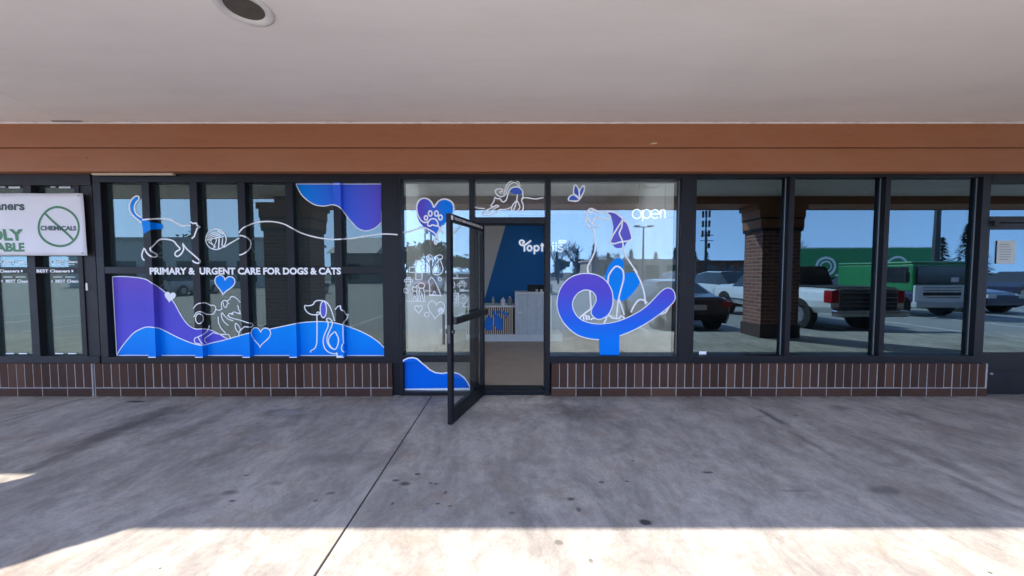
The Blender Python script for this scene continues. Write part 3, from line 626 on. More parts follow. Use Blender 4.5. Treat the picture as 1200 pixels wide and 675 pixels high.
hfill = [(295, 190), (270, 130), (230, 90), (180, 75), (125, 95), (92, 150), (85, 230), (95, 310), (140, 390), (220, 465), (310, 545), (345, 500), (400, 420), (470, 330), (520, 260), (540, 190), (520, 130), (470, 95), (410, 88), (350, 115), (310, 160)]
gh2 = gradient('purple to blue heart vinyl', [(0.15, (0.12, 0.08, 0.58)), (0.75, (0.0, 0.22, 0.86))], 0, PY(488, 250, YG)[0], PY(532, 250, YG)[0])
dline('heart_graphic', WM, SM, [[(295, 190), (270, 130), (230, 90), (180, 75), (125, 95), (92, 150), (88, 220), (105, 290), (145, 350), (190, 372), (225, 358)], [(295, 190), (350, 115), (410, 88), (470, 95), (520, 130), (540, 190), (535, 230)], [(635, 375), (590, 450), (540, 495), (500, 512)]] +
    [{'p': ellipse(*e), 'raw': True} for e in ((252, 262, 22, 32), (327, 262, 22, 32), (200, 315, 20, 26), (375, 310, 22, 30))] +
    [[(222, 410), (225, 370), (255, 335), (290, 325), (325, 340), (345, 380), (345, 410), (310, 410), (280, 400), (250, 415), (222, 410)],
     [(-140, 505), (0, 480), (90, 450), (170, 435), (230, 455), (290, 490), (325, 530), (345, 570), (340, 610), (318, 635), (303, 610), (315, 560), (340, 500), (370, 450), (405, 405)], [(340, 390), (370, 450), (405, 505)]],
    'purple and blue heart with a white paw print outline', 1.25, 4, *HP, fills=[(spline(hfill, 2, True), gh2)])
CO = (468, 290, 6.43)
def paw(cx, cy, s): return [{'p': ellipse(cx, cy + .35 * s, .45 * s, .35 * s, 12), 'raw': True}] + [{'p': ellipse(cx + dx * s, cy + dy * s, .17 * s, .24 * s, 9), 'raw': True} for dx, dy in ((-.55, -.1), (-.2, -.5), (.22, -.5), (.58, -.1))]
col = [{'p': [(125, 98), (168, 98), (172, 130), (155, 145), (165, 165), (172, 190), (170, 243), (125, 243), (125, 190), (75, 188), (78, 150), (125, 150), (125, 98)], 'raw': True}, [(172, 135), (190, 125), (215, 130), (218, 185), (180, 185)], {'p': ellipse(196, 160, 9, 9, 8), 'raw': True}]
col += paw(68, 255, 42) + paw(312, 478, 30) + paw(472, 285, 46)
col += [{'p': ellipse(*e), 'raw': True} for e in ((228, 75, 20, 20), (305, 72, 22, 16), (50, 325, 18, 18), (207, 505, 17, 17), (305, 238, 12, 12), (116, 315, 19, 15), (165, 288, 26, 20), (450, 160, 9, 9))]
col += [{'p': [(215, 65), (240, 85)], 'raw': True}, [(300, 90), (265, 140), (250, 185), (270, 205), (310, 200), (330, 160), (310, 100)], [(275, 190), (295, 150), (290, 120)],
        {'p': [(240, 220), (230, 240), (218, 255), (228, 275), (230, 320), (225, 358), (325, 362)], 'raw': True}, [(240, 222), (262, 245), (290, 300), (312, 355)], [(250, 350), (265, 330), (275, 352)],
        [(95, 403), (95, 355), (105, 330)], [(135, 403), (135, 355), (127, 330)], [(102, 400), (115, 365), (128, 400)], [(146, 405), (150, 340), (150, 308)], [(195, 405), (188, 340), (182, 308)], [(158, 402), (170, 345), (182, 402)], {'p': [(55, 402), (200, 408)], 'raw': True},
        {'p': [(100, 305), (103, 288), (112, 302)], 'raw': True}, {'p': [(120, 302), (130, 288), (133, 305)], 'raw': True}, {'p': heart(145, 462, 64, 64), 'raw': True}, {'p': heart(276, 462, 135, 142, 6), 'raw': True},
        {'p': [(388, 350), (445, 345), (445, 440), (388, 440), (388, 350)], 'raw': True}, {'p': [(400, 365), (432, 362), (432, 425), (400, 425), (400, 365)], 'raw': True}, {'p': ellipse(412, 400, 14, 14, 10), 'raw': True},
        [(388, 150), (420, 190), (440, 222), (395, 228), (410, 205)], {'p': [(385, 238), (520, 228)], 'raw': True}, [(388, 270), (410, 262), (418, 285), (398, 320)], [(455, 410), (490, 425), (515, 380), (500, 420), (475, 440), (515, 450)], [(450, 370), (480, 350), (500, 372), (470, 385)], {'p': [(450, 330), (515, 322)], 'raw': True}]
dline('pet_icon_collage', WM, SM, col, 'cluster of small white outline pet icons', 0.85, 3, *CO, wf=1.15)
lw_ = [(305, 430), (305, 150), (330, 122), (380, 97), (440, 90), (490, 105), (540, 150), (590, 190), (640, 235), (700, 265), (780, 275), (850, 266), (920, 265), (980, 280), (1040, 325), (1080, 380), (1105, 430), (1105, 462), (320, 462)]
dline('wave_graphic', WM, SM2, [{'p': lw_ + [lw_[0]], 'raw': True}], 'blue wave vinyl graphic on the low panel beside the door', 1.1, 2, 440, 410, 10.0, fills=[(lw_, gradient('low panel blue', [(0, (0.0, 0.15, 0.74)), (1, (0.0, 0.16, 0.78))], 0, -1, 0))])

DR = part('door_frame', BLD); tag(DR, 'dark door frame with a glazed transom showing a stretching cat')
fm = MB(); jx0, jx1 = fx(639.6), fx(645.6); frame(fm, jx0, jx1, 0, ZT); frame(fm, mx1, jx0, MZ1, ZT)
zt1, zt0 = fz(254.4), fz(261.8); frame(fm, mx1, jx0, zt0, zt1)
fm.box(mx1, mx1 + .035, YF + .03, .22, 0, zt0); fm.box(mx1 + .035, jx0, YF + .02, .3, 0.0, fz(459.5))
fm.build('frame', FRAME, DR, bevel=0.004)
pane(DR, mx1, jx0, zt1, MZ1, G_SHOP)
ST = [('y', YG, mx1, jx0, zt1, MZ1)]; TC = (555, 205, 12.73)
dline('cat_drawing', DR, ST, [[(410, 275), (392, 265), (398, 247), (425, 245), (435, 225), (400, 205), (350, 215), (322, 245), (340, 285), (380, 318), (430, 322), (475, 295), (495, 250), (505, 200), (540, 145), (590, 115), (640, 125), (662, 160), (655, 185)], [(430, 290), (460, 260), (475, 190), (510, 130), (560, 95), (620, 82), (670, 110), (690, 160), (680, 190)],
    [(320, 330), (350, 355), (395, 355), (420, 395), (455, 400), (490, 370), (505, 310), (530, 240), (570, 195), (630, 180), (690, 195), (730, 245), (735, 330), (715, 380), (740, 440), (735, 520), (690, 540), (670, 515), (690, 480), (650, 390), (600, 430), (570, 480), (565, 520), (590, 530), (610, 495), (640, 400), (655, 290)],
    [(320, 330), (300, 400), (260, 460), (310, 475), (330, 455), (375, 465), (330, 490)], [(310, 470), (230, 510), (130, 560), (170, 610), (300, 580), (380, 520), (480, 515), (570, 480)], [(130, 560), (230, 560), (330, 490)], [(720, 370), (750, 340), (830, 345), (930, 360), (1040, 335)], [(20, 480), (80, 495), (170, 505)]],
    'white line drawing of a stretching cat with a blue rump', 1.0, 3, *TC, fills=[(spline([(530, 245), (570, 197), (630, 182), (690, 197), (728, 245), (690, 295), (600, 285)], 2, True), pbr('indigo vinyl', (0.03, 0.10, 0.52), .4))])

WB = part('shop_window', BLD); tag(WB, 'big clear window right of the open door with a large sitting dog graphic')
fm = MB(); bx1, bx2 = fx(799.5), fx(817)
frame(fm, jx1, bx1, MZ1 + .006, ZT); frame(fm, jx1, bx1, zb0, fz(417.5)); frame(fm, bx1, bx2, zb0, ZT)
fm.build('frame', FRAME, WB, bevel=0.004)
tr = MB(); tr.box(bx1 - .012, bx1 - .001, YG - .012, YG - .001, fz(417.5), MZ1); tr.build('glazing_bead', pbr('grey anodised bead', (0.22, 0.23, 0.24), .35, .4), WB, bevel=.002)
pane(WB, jx1, bx1, fz(417.5), MZ1 + .006, G_SHOP)
SB = [('y', YG, jx1, bx1 - .02, fz(417.5), MZ1)]
BD = (660, 205, 5.4); BL = (645, 290, 5.19)
IND = MATS['indigo vinyl']
dline('butterfly_graphic', WB, SB, [[(100, 150), (68, 122), (66, 90), (75, 62), (95, 85), (102, 120), (100, 150)], [(100, 140), (105, 95), (130, 68), (132, 100), (112, 140)], [(92, 165), (35, 162), (42, 135), (75, 125), (98, 150)], [(70, 170), (95, 162), (118, 135)]],
    'small indigo butterfly with white outline', 1.1, 3, *BD, fills=[([(100, 150), (68, 122), (66, 90), (75, 62), (95, 85), (102, 120)], IND), ([(100, 140), (105, 95), (130, 68), (132, 100), (112, 140)], IND), ([(92, 165), (35, 162), (42, 135), (75, 125), (98, 150)], IND)])
sp_out = [(295, 560), (240, 555), (160, 530), (90, 470), (50, 400), (40, 330), (60, 250), (110, 190), (170, 163), (230, 158), (290, 170), (340, 205), (372, 260), (380, 310), (375, 360), (350, 410), (315, 432), (290, 437), (265, 425), (248, 400), (252, 372)]
sp_in = [(265, 350), (278, 320), (270, 285), (240, 262), (200, 260), (160, 285), (135, 330), (140, 380), (165, 420), (200, 445), (260, 462), (330, 463), (420, 445), (510, 405), (580, 360), (640, 300), (680, 260), (715, 246), (745, 260), (758, 300), (745, 335), (690, 385), (600, 450), (500, 505), (420, 537)]
spi = spline(sp_out + sp_in, 3) + [(418, 668), (300, 668)]
gs = gradient('scroll vinyl', [(0.0, (0.0, 0.22, 0.84)), (0.30, (0.02, 0.15, 0.78)), (0.75, (0.11, 0.085, 0.62)), (1.0, (0.14, 0.085, 0.60))], 2, fz(400, YG), fz(322, YG))
dline('dog_graphic', WB, SB, [],'large blue leaf shapes on the chest of the sitting dog', 1, 3, 0, 0, 1, fills=[(spline(loc([(330, 190), (345, 130), (380, 80), (415, 65), (445, 85), (447, 130), (441, 158), (490, 150), (530, 165), (546, 200), (530, 240), (480, 300), (440, 325), (400, 320), (382, 300), (372, 260), (340, 205)], *BL), 3, True), BLUE_V)])
dline('ear_graphic', WB, SB, [], 'purple ear shape of the sitting dog', 1, 3, 0, 0, 1, fills=[(spline(loc([(283, 237), (330, 240), (375, 275), (400, 300), (428, 360), (432, 408), (405, 415), (395, 440), (365, 462), (330, 460), (310, 434), (298, 425), (312, 380), (318, 330), (305, 270)], *BD), 2, True), PURP_V)])
dl = [loc(q, *BD) for q in ([(150, 245), (158, 225), (172, 213), (190, 217), (240, 240), (285, 232), (330, 240), (375, 275)], [(160, 235), (175, 240), (188, 228), (178, 218)], [(150, 245), (145, 300), (160, 325), (190, 350), (203, 400), (200, 480), (175, 540), (155, 580), (157, 622)],
     [(150, 265), (180, 305), (230, 335)], [(190, 310), (190, 285), (205, 268), (240, 275), (280, 282), (298, 265), (285, 250)], [(375, 285), (340, 340), (310, 390), (298, 425), (320, 435), (360, 425), (430, 410), (425, 360), (405, 305), (375, 285)])]
dl += [loc([(375, 275), (370, 330), (355, 370), (375, 420), (385, 490), (420, 550), (470, 620)], *BD) + loc([(510, 130), (550, 210), (570, 280), (577, 347)], *BL)]
dl += [loc(q, *BL) for q in ([(350, 215), (355, 170), (385, 125), (410, 115), (440, 140), (445, 190), (430, 250), (415, 310), (405, 380), (402, 432)], [(415, 310), (430, 350), (448, 410)], [(240, 262), (243, 320), (245, 370), (215, 395), (185, 420), (180, 438), (200, 445)], [(205, 440), (200, 420), (215, 412), (218, 435)], [(222, 442), (222, 422), (235, 420), (235, 440)],
     [(490, 395), (500, 370), (530, 325), (560, 318), (590, 338)], [(345, 405), (340, 430), (325, 460)], [(345, 405), (380, 430), (420, 432)], [(420, 435), (425, 418), (440, 418), (450, 432)], [(660, 405), (700, 395), (725, 350)], [(245, 440), (262, 430), (300, 437)])]
dline('dog_drawing', WB, SB, [{'p': q} for q in dl], 'white line drawing of a large sitting dog looking up', 1.3, 4)
mb = MB(); q = loc(spi, *BL); put_poly(mb, q, SB, .0042, 0); put_line(mb, q[:-2], SB, 1.1, .0050, 1)
fin('scroll_graphic', mb, [gs, WHITE_V], WB, 'blue to purple curled scroll graphic under the dog')

# --- dark reflecting windows on the right
rp = [(bx2, bx2), (fx(926), fx(932)), (fx(1038.6), fx(1044.6)), (fx(1153), fx(1162.6))]
RZ1, RZ0 = fz(207.2), fz(417.3)
WR = part('shop_window', BLD); tag(WR, 'three dark mirror-like panes reflecting the car park')
fm = MB(); frame(fm, bx2, rp[3][0], RZ1, ZT); frame(fm, bx2, rp[3][0], zb0, RZ0)
frame(fm, rp[3][0], rp[3][1], 0.0, ZT, y0=YF + .004)
fm.build('frame', FRAME, WR, bevel=0.004)
for a, b_ in rp[1:3]:
    mm = MB(); frame(mm, a, b_, RZ0, RZ1); mm.build('mullion', FRAME, WR, bevel=.003)
for i in range(3):
    a, b_ = rp[i][1], rp[i + 1][0]; pane(WR, a, b_, RZ0, RZ1, G_DARK)
    mm = MB(); mm.box(b_ - .012, b_ - .001, YG - .012, YG - .001, RZ0, RZ1); mm.build('glazing_bead', MATS['grey anodised bead'], WR, bevel=.003)
stk = MB(); u, v = PY(818, 416, YG); stk.box(u + .01, u + .10, YG - .005, YG - .003, RZ0 + .006, RZ0 + .045); stk.build('sticker', WHITE_V, WR)
# --- closed door at the right edge
RDR = part('door', BLD); tag(RDR, 'closed dark framed glass door at the right edge')
fm = MB(); dx = rp[3][1]; z53, z67, z14 = fz(253.5), fz(267.5), fz(414)
frame(fm, dx, 9.2, fz(213), ZT); frame(fm, dx, 9.2, z67 + .07, z53); frame(fm, 7.02, 7.12, 0, z67 + .07); fm.build('frame', FRAME, RDR, bevel=.004)
le = MB(); le.box(dx + .004, dx + .05, YF + .03, YF + .08, 0.01, z67 + .065); le.box(dx + .05, 7.01, YF + .03, YF + .08, z67 - .01, z67 + .065); le.box(dx + .05, 7.01, YF + .03, YF + .08, 0.01, fz(436) ); le.box(dx + .05, 7.01, YF + .034, YF + .08, fz(436) + .002, z14); le.box(6.92, 7.01, YF + .029, YF + .081, .01, z67 + .06)
le.build('door_leaf', FRAME, RDR, bevel=.003)
pp = MB(); pp.box(dx + .05, 6.92, YF + .05, YF + .056, z14, z67 - .01); pp.build('pane', G_DARK, RDR)
pp = MB(); pp.box(dx, 9.2, YG, YG + .006, z53, fz(213)); pp.build('transom_pane', G_DARK, RDR)
hl = MB(); u, v = PY(1165, 262, YF); hl.box(u - .03, u + .03, YF - .03, YF + .002, v - .035, v + .035); hl.build('door_closer_cover', BLACK, RDR, bevel=.006)
hl = MB(); u, v = PY(1161, 438, YF); hl.box(u - .012, u + .022, YF - .008, YF + .03, v - .01, v + .01); hl.build('latch_plate', METAL, RDR, bevel=.002)
hl = MB(); hl.box(dx, dx + .03, YF - .02, YF + .03, 0, .05); hl.build('door_stop', pbr('grey plate', (.3, .32, .34), .5), RDR, bevel=.003)
wallr = MB(); wallr.box(9.2, XR, YF, .3, 0, ZT); wallr.build('outer_wall', FRAME2, BLD)

# columns and canopy beam (in front of the shop, seen mirrored in the glass)
YI, YO = -3.72, -4.40
def column(xa, xb, lab):
    c_ = MB(); c_.box(xa, xb, YO + .03, YI, 0.30, 2.45); o = c_.build('column', COLBRICK, BLD); tag(o, lab)
    d = MB(); d.box(xa - .03, xb + .03, YO, YI + .03, 0, .30); d.build('column_base', pbr('dark base brick', (.07, .045, .04), .8), o)
    h = MB(); h.box(xa - .04, xb + .04, YO + .01, YI + .02, 2.45, 2.52, 1); h.box(xa - .06, xb + .06, YO + .02, YI + .01, 2.52, 2.72); h.box(xa - .07, xb + .07, YO + .01, YI + .015, 2.72, 2.76, 1); h.box(xa - .09, xb + .09, YO + .02, YI + .01, 2.76, 2.95); h.box(xa - .15, xb + .15, YO + .015, YI + .012, 2.95, 3.10)
    h.build('corbel', [FASCIA, FRAME2], o)
column(-5.66, -4.62, 'brick canopy column left of the shop'); column(5.72, 6.58, 'brick canopy column right of the shop'); column(17.6, 18.6, 'brick canopy column farthest right')
bm = MB(); bm.box(-5.4, XR, YO + .005, YI, 3.06, ZS - .002); bm.build('canopy_beam', FASCIA, BLD)
bm = MB(); bm.box(-5.4, XR, -4.495, -4.422, 3.05, 4.1); bm.box(XL, -5.4, -4.06, -3.992, ZS, 4.1); bm.build('outer_fascia', FASCIA, BLD)

# ------------------------------------------------------------------ the open door leaf
hx, hy = fx(563.5, 300), YF + 0.03
fxy = PZ(524.5, 497.5, 0.012)
ang = math.atan2(fxy[1] - hy, fxy[0] - hx); LW = math.hypot(fxy[0] - hx, fxy[1] - hy)
LD = part('door', BLD); LD.location = (hx, hy, 0); LD.rotation_euler = (0, 0, ang); tag(LD, 'open dark framed glass door swung out over the pavement')
# local: x along the leaf from the hinge, y thickness; +y side faces the camera side (+x world)
T = 0.045; LH = fz(263.5, YF); s0 = 0.012
lf = MB(); st = 0.062
lf.box(0, st, 0, T, s0, LH); lf.box(LW - st, LW, 0, T, s0, LH); lf.box(st, LW - st, 0, T, LH - .075, LH); lf.box(st, LW - st, 0, T, s0, s0 + .15)
lf.build('door_leaf', FRAME, LD, bevel=.003)
pp = MB(); pp.box(st, LW - st, T / 2 - .003, T / 2 + .003, s0 + .15, LH - .075); pp.build('pane', G_DOOR, LD)
zp = 1.04
pb = MB(); pb.box(0.03, LW - .01, T + .02, T + .055, zp - .035, zp + .035); pb.box(.04, .09, T, T + .02, zp - .03, zp + .03); pb.box(LW - .09, LW - .04, T, T + .02, zp - .03, zp + .03)
pb.build('push_bar', pbr('black push bar', (.012, .012, .013), .3), LD, bevel=.006)
lk = MB(); lk.cyl((LW - .03, -.02, .93), (LW - .03, T + .02, .93), .022, n=16); lk.box(LW - .002, LW + .006, .008, T - .008, .82, 1.0); lk.cyl((LW - .03, -.05, .80), (LW - .03, -.05, 1.1), .012)
lk.build('lock', pbr('dark lock metal', (.10, .10, .105), .35, .8), LD, bevel=.002)
tx = MB()
def doorfn(x, y, z): return (x, y, z)
vs, fs = text_mesh('THIS DOOR TO REMAIN UNLOCKED DURING BUSINESS HOURS', .02); xs_ = [v[0] for v in vs]; a, b_ = min(xs_), max(xs_); i0 = len(tx.v)
for u, v in vs: tx.v.append((LW - .09 - (u - a) / (b_ - a) * (LW - .16), T + .003, LH - .052 + v / .7 * .026))
for f in fs: tx.f.append(tuple(i0 + k for k in f)); tx.m.append(0)
tx.box(LW - .06, LW - .02, T + .001, T + .003, LH - .06, LH - .018); tx.build('door_lettering', WHITE_V, LD)
for zc in (.25, 1.05, LH - .2):
    hg = MB(); hg.cyl((-.012, T / 2, zc - .06), (-.012, T / 2, zc + .06), .011); hg.build('hinge', FRAME2, LD)

# ------------------------------------------------------------------ things at the shop front
# banner
def bq(u, v): # u 0..1 left to right (x), v 0..1 bottom to top -> world on a gently rippled sheet
    (xr1, zr1_), (xr0, zr0_) = PY(97.3, 226.5, -.02), PY(102, 299.5, -.02)
    xl = xr1 - 3.4
    x = xl + (xr0 + (xr1 - xr0) * v - xl) * u; z = zr0_ + (zr1_ - zr0_) * v
    y = -.02 - .012 * math.sin(u * 17 + v * 3) * (0.3 + v * (1 - v) * 2.4) - .006 * math.sin(u * 41 - v * 6)
    return (x, y, z)
def banner():
    (xr1, zr1_), (xr0, zr0_) = PY(97.3, 226.5, -.02), PY(102, 299.5, -.02); org = ((xr1 - 1.7), -.02, (zr1_ + zr0_) / 2)
    root = empty('banner', org, label='white vinyl banner with green lettering hung over the dry cleaner window', cat='banner')
    sh = lambda p, d=0.0: (p[0] - org[0], p[1] - org[1] - d, p[2] - org[2])
    m = MB(); nu, nv = 60, 14
    for i in range(nu + 1):
        for j in range(nv + 1): m.v.append(sh(bq(i / nu, j / nv)))
    for i in range(nu):
        for j in range(nv): a = i * (nv + 1) + j; m.f.append((a, a + nv + 1, a + nv + 2, a + 1)); m.m.append(0)
    o = m.build('sheet', pbr('white banner vinyl', (.74, .73, .77), .55, var=.05, scale=3), root, smooth=True)
    sol = o.modifiers.new('thick', 'SOLIDIFY'); sol.thickness = .002; sol.offset = 1
    GRN = pbr('green print', (.06, .21, .10), .6, var=.05); DGR = pbr('dark slate print', (.045, .085, .085), .6, var=.05)
    xl = xr1 - 3.4; Wd = xr1 - xl; H = zr1_ - zr0_
    def wrap(x, y, z): return sh(bq((x - xl) / Wd, (z - zr0_) / H), .004)
    for nm, t, p0, p1, y0_, y1_, mat, bo, left in (('lettering', 'Cleaners', 0, 29.6, 246.0, 236.3, DGR, .035, 1.9), ('lettering', 'FRIENDLY', 0, 28.3, 281.3, 269.2, GRN, .05, 1.7), ('lettering', 'AFFORDABLE', 0, 29.8, 294.3, 284.9, GRN, .05, 1.9)):
        xe = PY(p1, y0_, -.02)[0]; zb, zt = fz(y0_, -.02), fz(y1_, -.02); mb = MB(); capw = (zt - zb)
        vs, fs = text_mesh(t, bo); wtxt = (max(v[0] for v in vs) - min(v[0] for v in vs)) / .7 * capw * 1.12
        put_text(mb, t, xe - wtxt, xe, zb, zt, 0, bo, fn=wrap); mb.build(nm, mat, root)
    cx, cz = PY(68.3, 265.6, -.02); rr = PY(92.3, 265, -.02)[0] - cx; mb = MB(); w_ = rr * .11
    n_ = 48
    for k in range(n_):
        t0, t1 = 2 * math.pi * k / n_, 2 * math.pi * (k + 1) / n_
        mb.face([wrap(cx + math.cos(t) * r_, 0, cz + math.sin(t) * r_) for t, r_ in ((t0, rr), (t1, rr), (t1, rr - w_), (t0, rr - w_))])
    d = .707; ri = rr - w_ + .004
    for k in range(10):
        a0, a1 = -ri + 2 * ri * k / 10, -ri + 2 * ri * (k + 1) / 10; h_ = w_ * .5
        mb.face([wrap(cx + a * d + s_ * h_ * d, 0, cz - a * d + s_ * h_ * d) for a, s_ in ((a0, 1), (a1, 1), (a1, -1), (a0, -1))])
    mb.build('prohibition_symbol', GRN, root)
    mb = MB(); xa = PY(48.3, 270, -.02)[0]; xb = PY(88, 270, -.02)[0]; put_text(mb, 'CHEMICALS', xa, xb, fz(269.8, -.02), fz(264.8, -.02), 0, .04, fn=lambda x, y, z: tuple(Vector(wrap(x, y, z)) + Vector((0, -.002, 0)))); mb.build('lettering', DGR, root)
    for (u, v) in ((.985, .96), (.985, .04)):
        p = bq(u, v); e = MB(); e.cyl(sh(p, .006), sh(p, -.002), .009, n=12); e.build('eyelet', pbr('eyelet brass', (.25, .24, .22), .4, .8), root)
banner()
# paper notice on the right door
(u0, v0), (u1, v1) = PY(1167, 309, YF + .045), PY(1190, 282, YF + .045); nb = MB()
nb.box(u0, u1, YF + .040, YF + .046, v0, v1)
for k in range(7): nb.box(u0 + .03, u1 - .03 - random.random() * .05, YF + .039, YF + .0405, v1 - .05 - k * .03, v1 - .043 - k * .03, 1)
tag(nb.build('paper_notice', [pbr('paper', (.50, .53, .50), .8), pbr('ink', (.2, .2, .2), .8)], origin=((u0 + u1) / 2, YF + .043, v0)), 'white paper notice taped to the glass of the closed right hand door', 'notice')
# recessed soffit light
lx, ly = PZ(283, -2, ZS); lx, ly = -1.745, -1.895
rl = empty('recessed_light', (lx, ly, ZS), label='round recessed downlight in the pale soffit at the top edge', cat='light')
m = MB(); m.lathe([(.165, -.001), (.165, -.012), (.150, -.018), (.128, -.014), (.120, -.008), (.112, .0)], 40); m.build('trim_ring', pbr('white enamel', (.72, .70, .67), .4), rl, smooth=True)
m = MB(); m.lathe([(.112, -.001), (.110, -.004)], 40); m.lathe([(.110, -.0045), (.02, -.003), (.001, -.003)], 40); m.build('baffle', pbr('dark baffle', (.10, .085, .07), .5, var=.5, scale=12), rl, smooth=True)
# neon style open sign hung just behind the big window
OS = empty('open_sign', (*[PY(760, 253, YG + .04)[0], YG + .04], PY(760, 253, YG + .04)[1]), label='thin white lettered open sign hanging behind the big window', cat='sign')
def at(px, py, Y=YG + .04): x, z = PY(px, py, Y); return Vector((x, Y, z)) - OS.location
m = MB(); so_ = BD
strokes = [ellipse(466, 247, 28, 29, 22), [(503, 222), (503, 292)], ellipse(528, 247, 25, 28, 20), [(556, 247), (606, 247)], ellipse(581, 247, 26, 28, 18, 0, -310), [(616, 220), (616, 274)], spline([(616, 245), (622, 225), (634, 219), (644, 230), (645, 272)], 4)]
for q in strokes: m.tube([at(*p) for p in loc(q, *so_)], .0025, 6)
m.build('lettering', pbr('lit white tube', (.9, .92, .95), .4, emit=(.85, .93, 1.0, .6)), OS)
m = MB()
for q in (spline([(485, 38), (510, 72), (560, 83), (610, 70), (645, 40)], 5), [(466, 218), (485, 40)], [(645, 218), (645, 40)], spline([(645, 272), (690, 268), (725, 240)], 5)): m.tube([at(*p) for p in loc(q, *so_)], .0022, 5)
m.build('hanging_wire', pbr('clear wire', (.15, .15, .15), .5), OS)
# interior wall sign
SG = empty('wall_sign', (*[PY(635, 290, YB - .02)[0], YB - .02], PY(635, 290, YB - .02)[1]), label='white raised lettering sign on the blue wall inside the shop', cat='sign')
ss = [('y', YB - .03, -3, 4, 0, 4)]; m = MB(); TS = (600, 270, 17.14)
for k, q in enumerate([spline([(205, 258), (238, 250), (240, 222), (212, 203), (175, 203), (152, 235), (165, 275), (210, 302), (262, 292), (320, 252), (384, 203)], 4), [(250, 292), (250, 425)], ellipse(353, 358, 44, 50, 22), ellipse(492, 358, 46, 50, 22), [(450, 305), (450, 478)], [(605, 255), (605, 425)], [(572, 300), (648, 300)], ellipse(718, 358, 44, 50, 22), [(762, 305), (762, 420)], [(824, 300), (824, 420)], [(824, 240), (824, 268)], [(890, 235), (890, 420)],
      spline([(1015, 318), (985, 300), (945, 308), (940, 340), (985, 362), (1018, 385), (1000, 418), (950, 420), (928, 400)], 4)]): put_line(m, loc(q, *TS), ss, 1.9, k * .0006)
put_poly(m, loc([(945, 190), (1075, 190), (1092, 210), (1085, 265), (960, 272), (930, 275), (930, 205)], *TS), ss, .01)
for i_, v_ in enumerate(m.v): m.v[i_] = tuple(Vector(v_) - SG.location)
o = m.build('lettering', pbr('white letters with added glow', (.85, .86, .88), .4, emit=(.9, .95, 1, .10)), SG); sdm = o.modifiers.new('depth', 'SOLIDIFY'); sdm.thickness = .02; sdm.offset = 0  # faint glow added to the letter colour so the sign reads brighter
# reception desk
DY = 3.40
WOODG = pbr('grey wash wood', (.62, .70, .78), .6, var=.2, scale=9); SLAT = pbr('pale oak slats', (.80, .66, .54), .6, var=.2, scale=14); COUNT = pbr('white counter', (.86, .87, .88), .4, var=.03)
def dq(px, py): x, z = PY(px, py, DY); return x, z
x0, ztop = dq(560, 358.3); xm, _ = dq(603.5, 360); x2 = 1.10; _, zhi = dq(620, 342.5); _, zkick = dq(600, 392)
RDk = empty('reception_desk', ((x0 + x2) / 2, DY, 0.008), label='reception desk with oak slat front and taller grey wood counter inside the doorway', cat='desk')
ox, oy, oz = RDk.location
def dbox(name, a, b_, y0, y1, z0, z1, mat, bev=.004, par=None): q = MB(); q.box(a - ox, b_ - ox, y0 - oy, y1 - oy, z0 - oz, z1 - oz); return q.build(name, mat, par or RDk, bevel=bev)
dbox('plinth', -1.0, x2, DY + .02, DY + .75, .008, zkick, pbr('pale plinth', (.78, .84, .90), .5))
dbox('low_counter', -1.0, xm, DY - .02, DY + .7, ztop - .03, ztop, COUNT)
q = MB(); q.box(-1.0 - ox, xm - ox, DY + .03 - oy, DY + .6 - oy, zkick - oz, ztop - .03 - oz, 1)
x = -1.0
while x < xm - .03: q.box(x - ox, x + .022 - ox, DY - oy, DY + .03 - oy, zkick - oz, ztop - .031 - oz, 0); x += .045
q.build('slat_front', [SLAT, pbr('dark slat backing', (.05, .04, .035), .8)], RDk)
dbox('tall_counter', xm, x2, DY - .03, DY + .7, zhi - .035, zhi, COUNT)
q = MB(); xx = xm
for wd in (.09, .085, .09, .19, .14, .2): q.box(xx + .002 - ox, xx + wd - .002 - ox, DY - oy, DY + .6 - oy, zkick - oz, zhi - .036 - oz); xx += wd
q.build('plank_front', WOODG, RDk, bevel=.003)
q = MB(); u, v = dq(609, 366); q.box(u - .045 - ox, u + .05 - ox, DY - .006 - oy, DY - oy, v - .018 - oz, v + .018 - oz); q.build('card_holder', COUNT, RDk)
q = MB(); DD = [('y', DY - .002, -3, 3, 0, 3)]; RO = (565, 330, 9.64)
for poly in ([(35, 420), (70, 395), (110, 410), (120, 470), (115, 545), (60, 555), (25, 520)], [(135, 400), (150, 360), (190, 385), (225, 420), (235, 500), (215, 560), (170, 545), (130, 470)], ellipse(130, 350, 18, 25, 10), ellipse(185, 345, 18, 25, 10), ellipse(240, 350, 20, 22, 10), ellipse(280, 365, 18, 22, 10), ellipse(265, 400, 14, 12, 8), ellipse(85, 395, 16, 18, 8)): put_poly(q, loc(poly, *RO), DD, .004)
for i_, v_ in enumerate(q.v): q.v[i_] = tuple(Vector(v_) - RDk.location)
q.build('paw_emblem', pbr('blue emblem', (.003, .20, .80), .5), RDk)
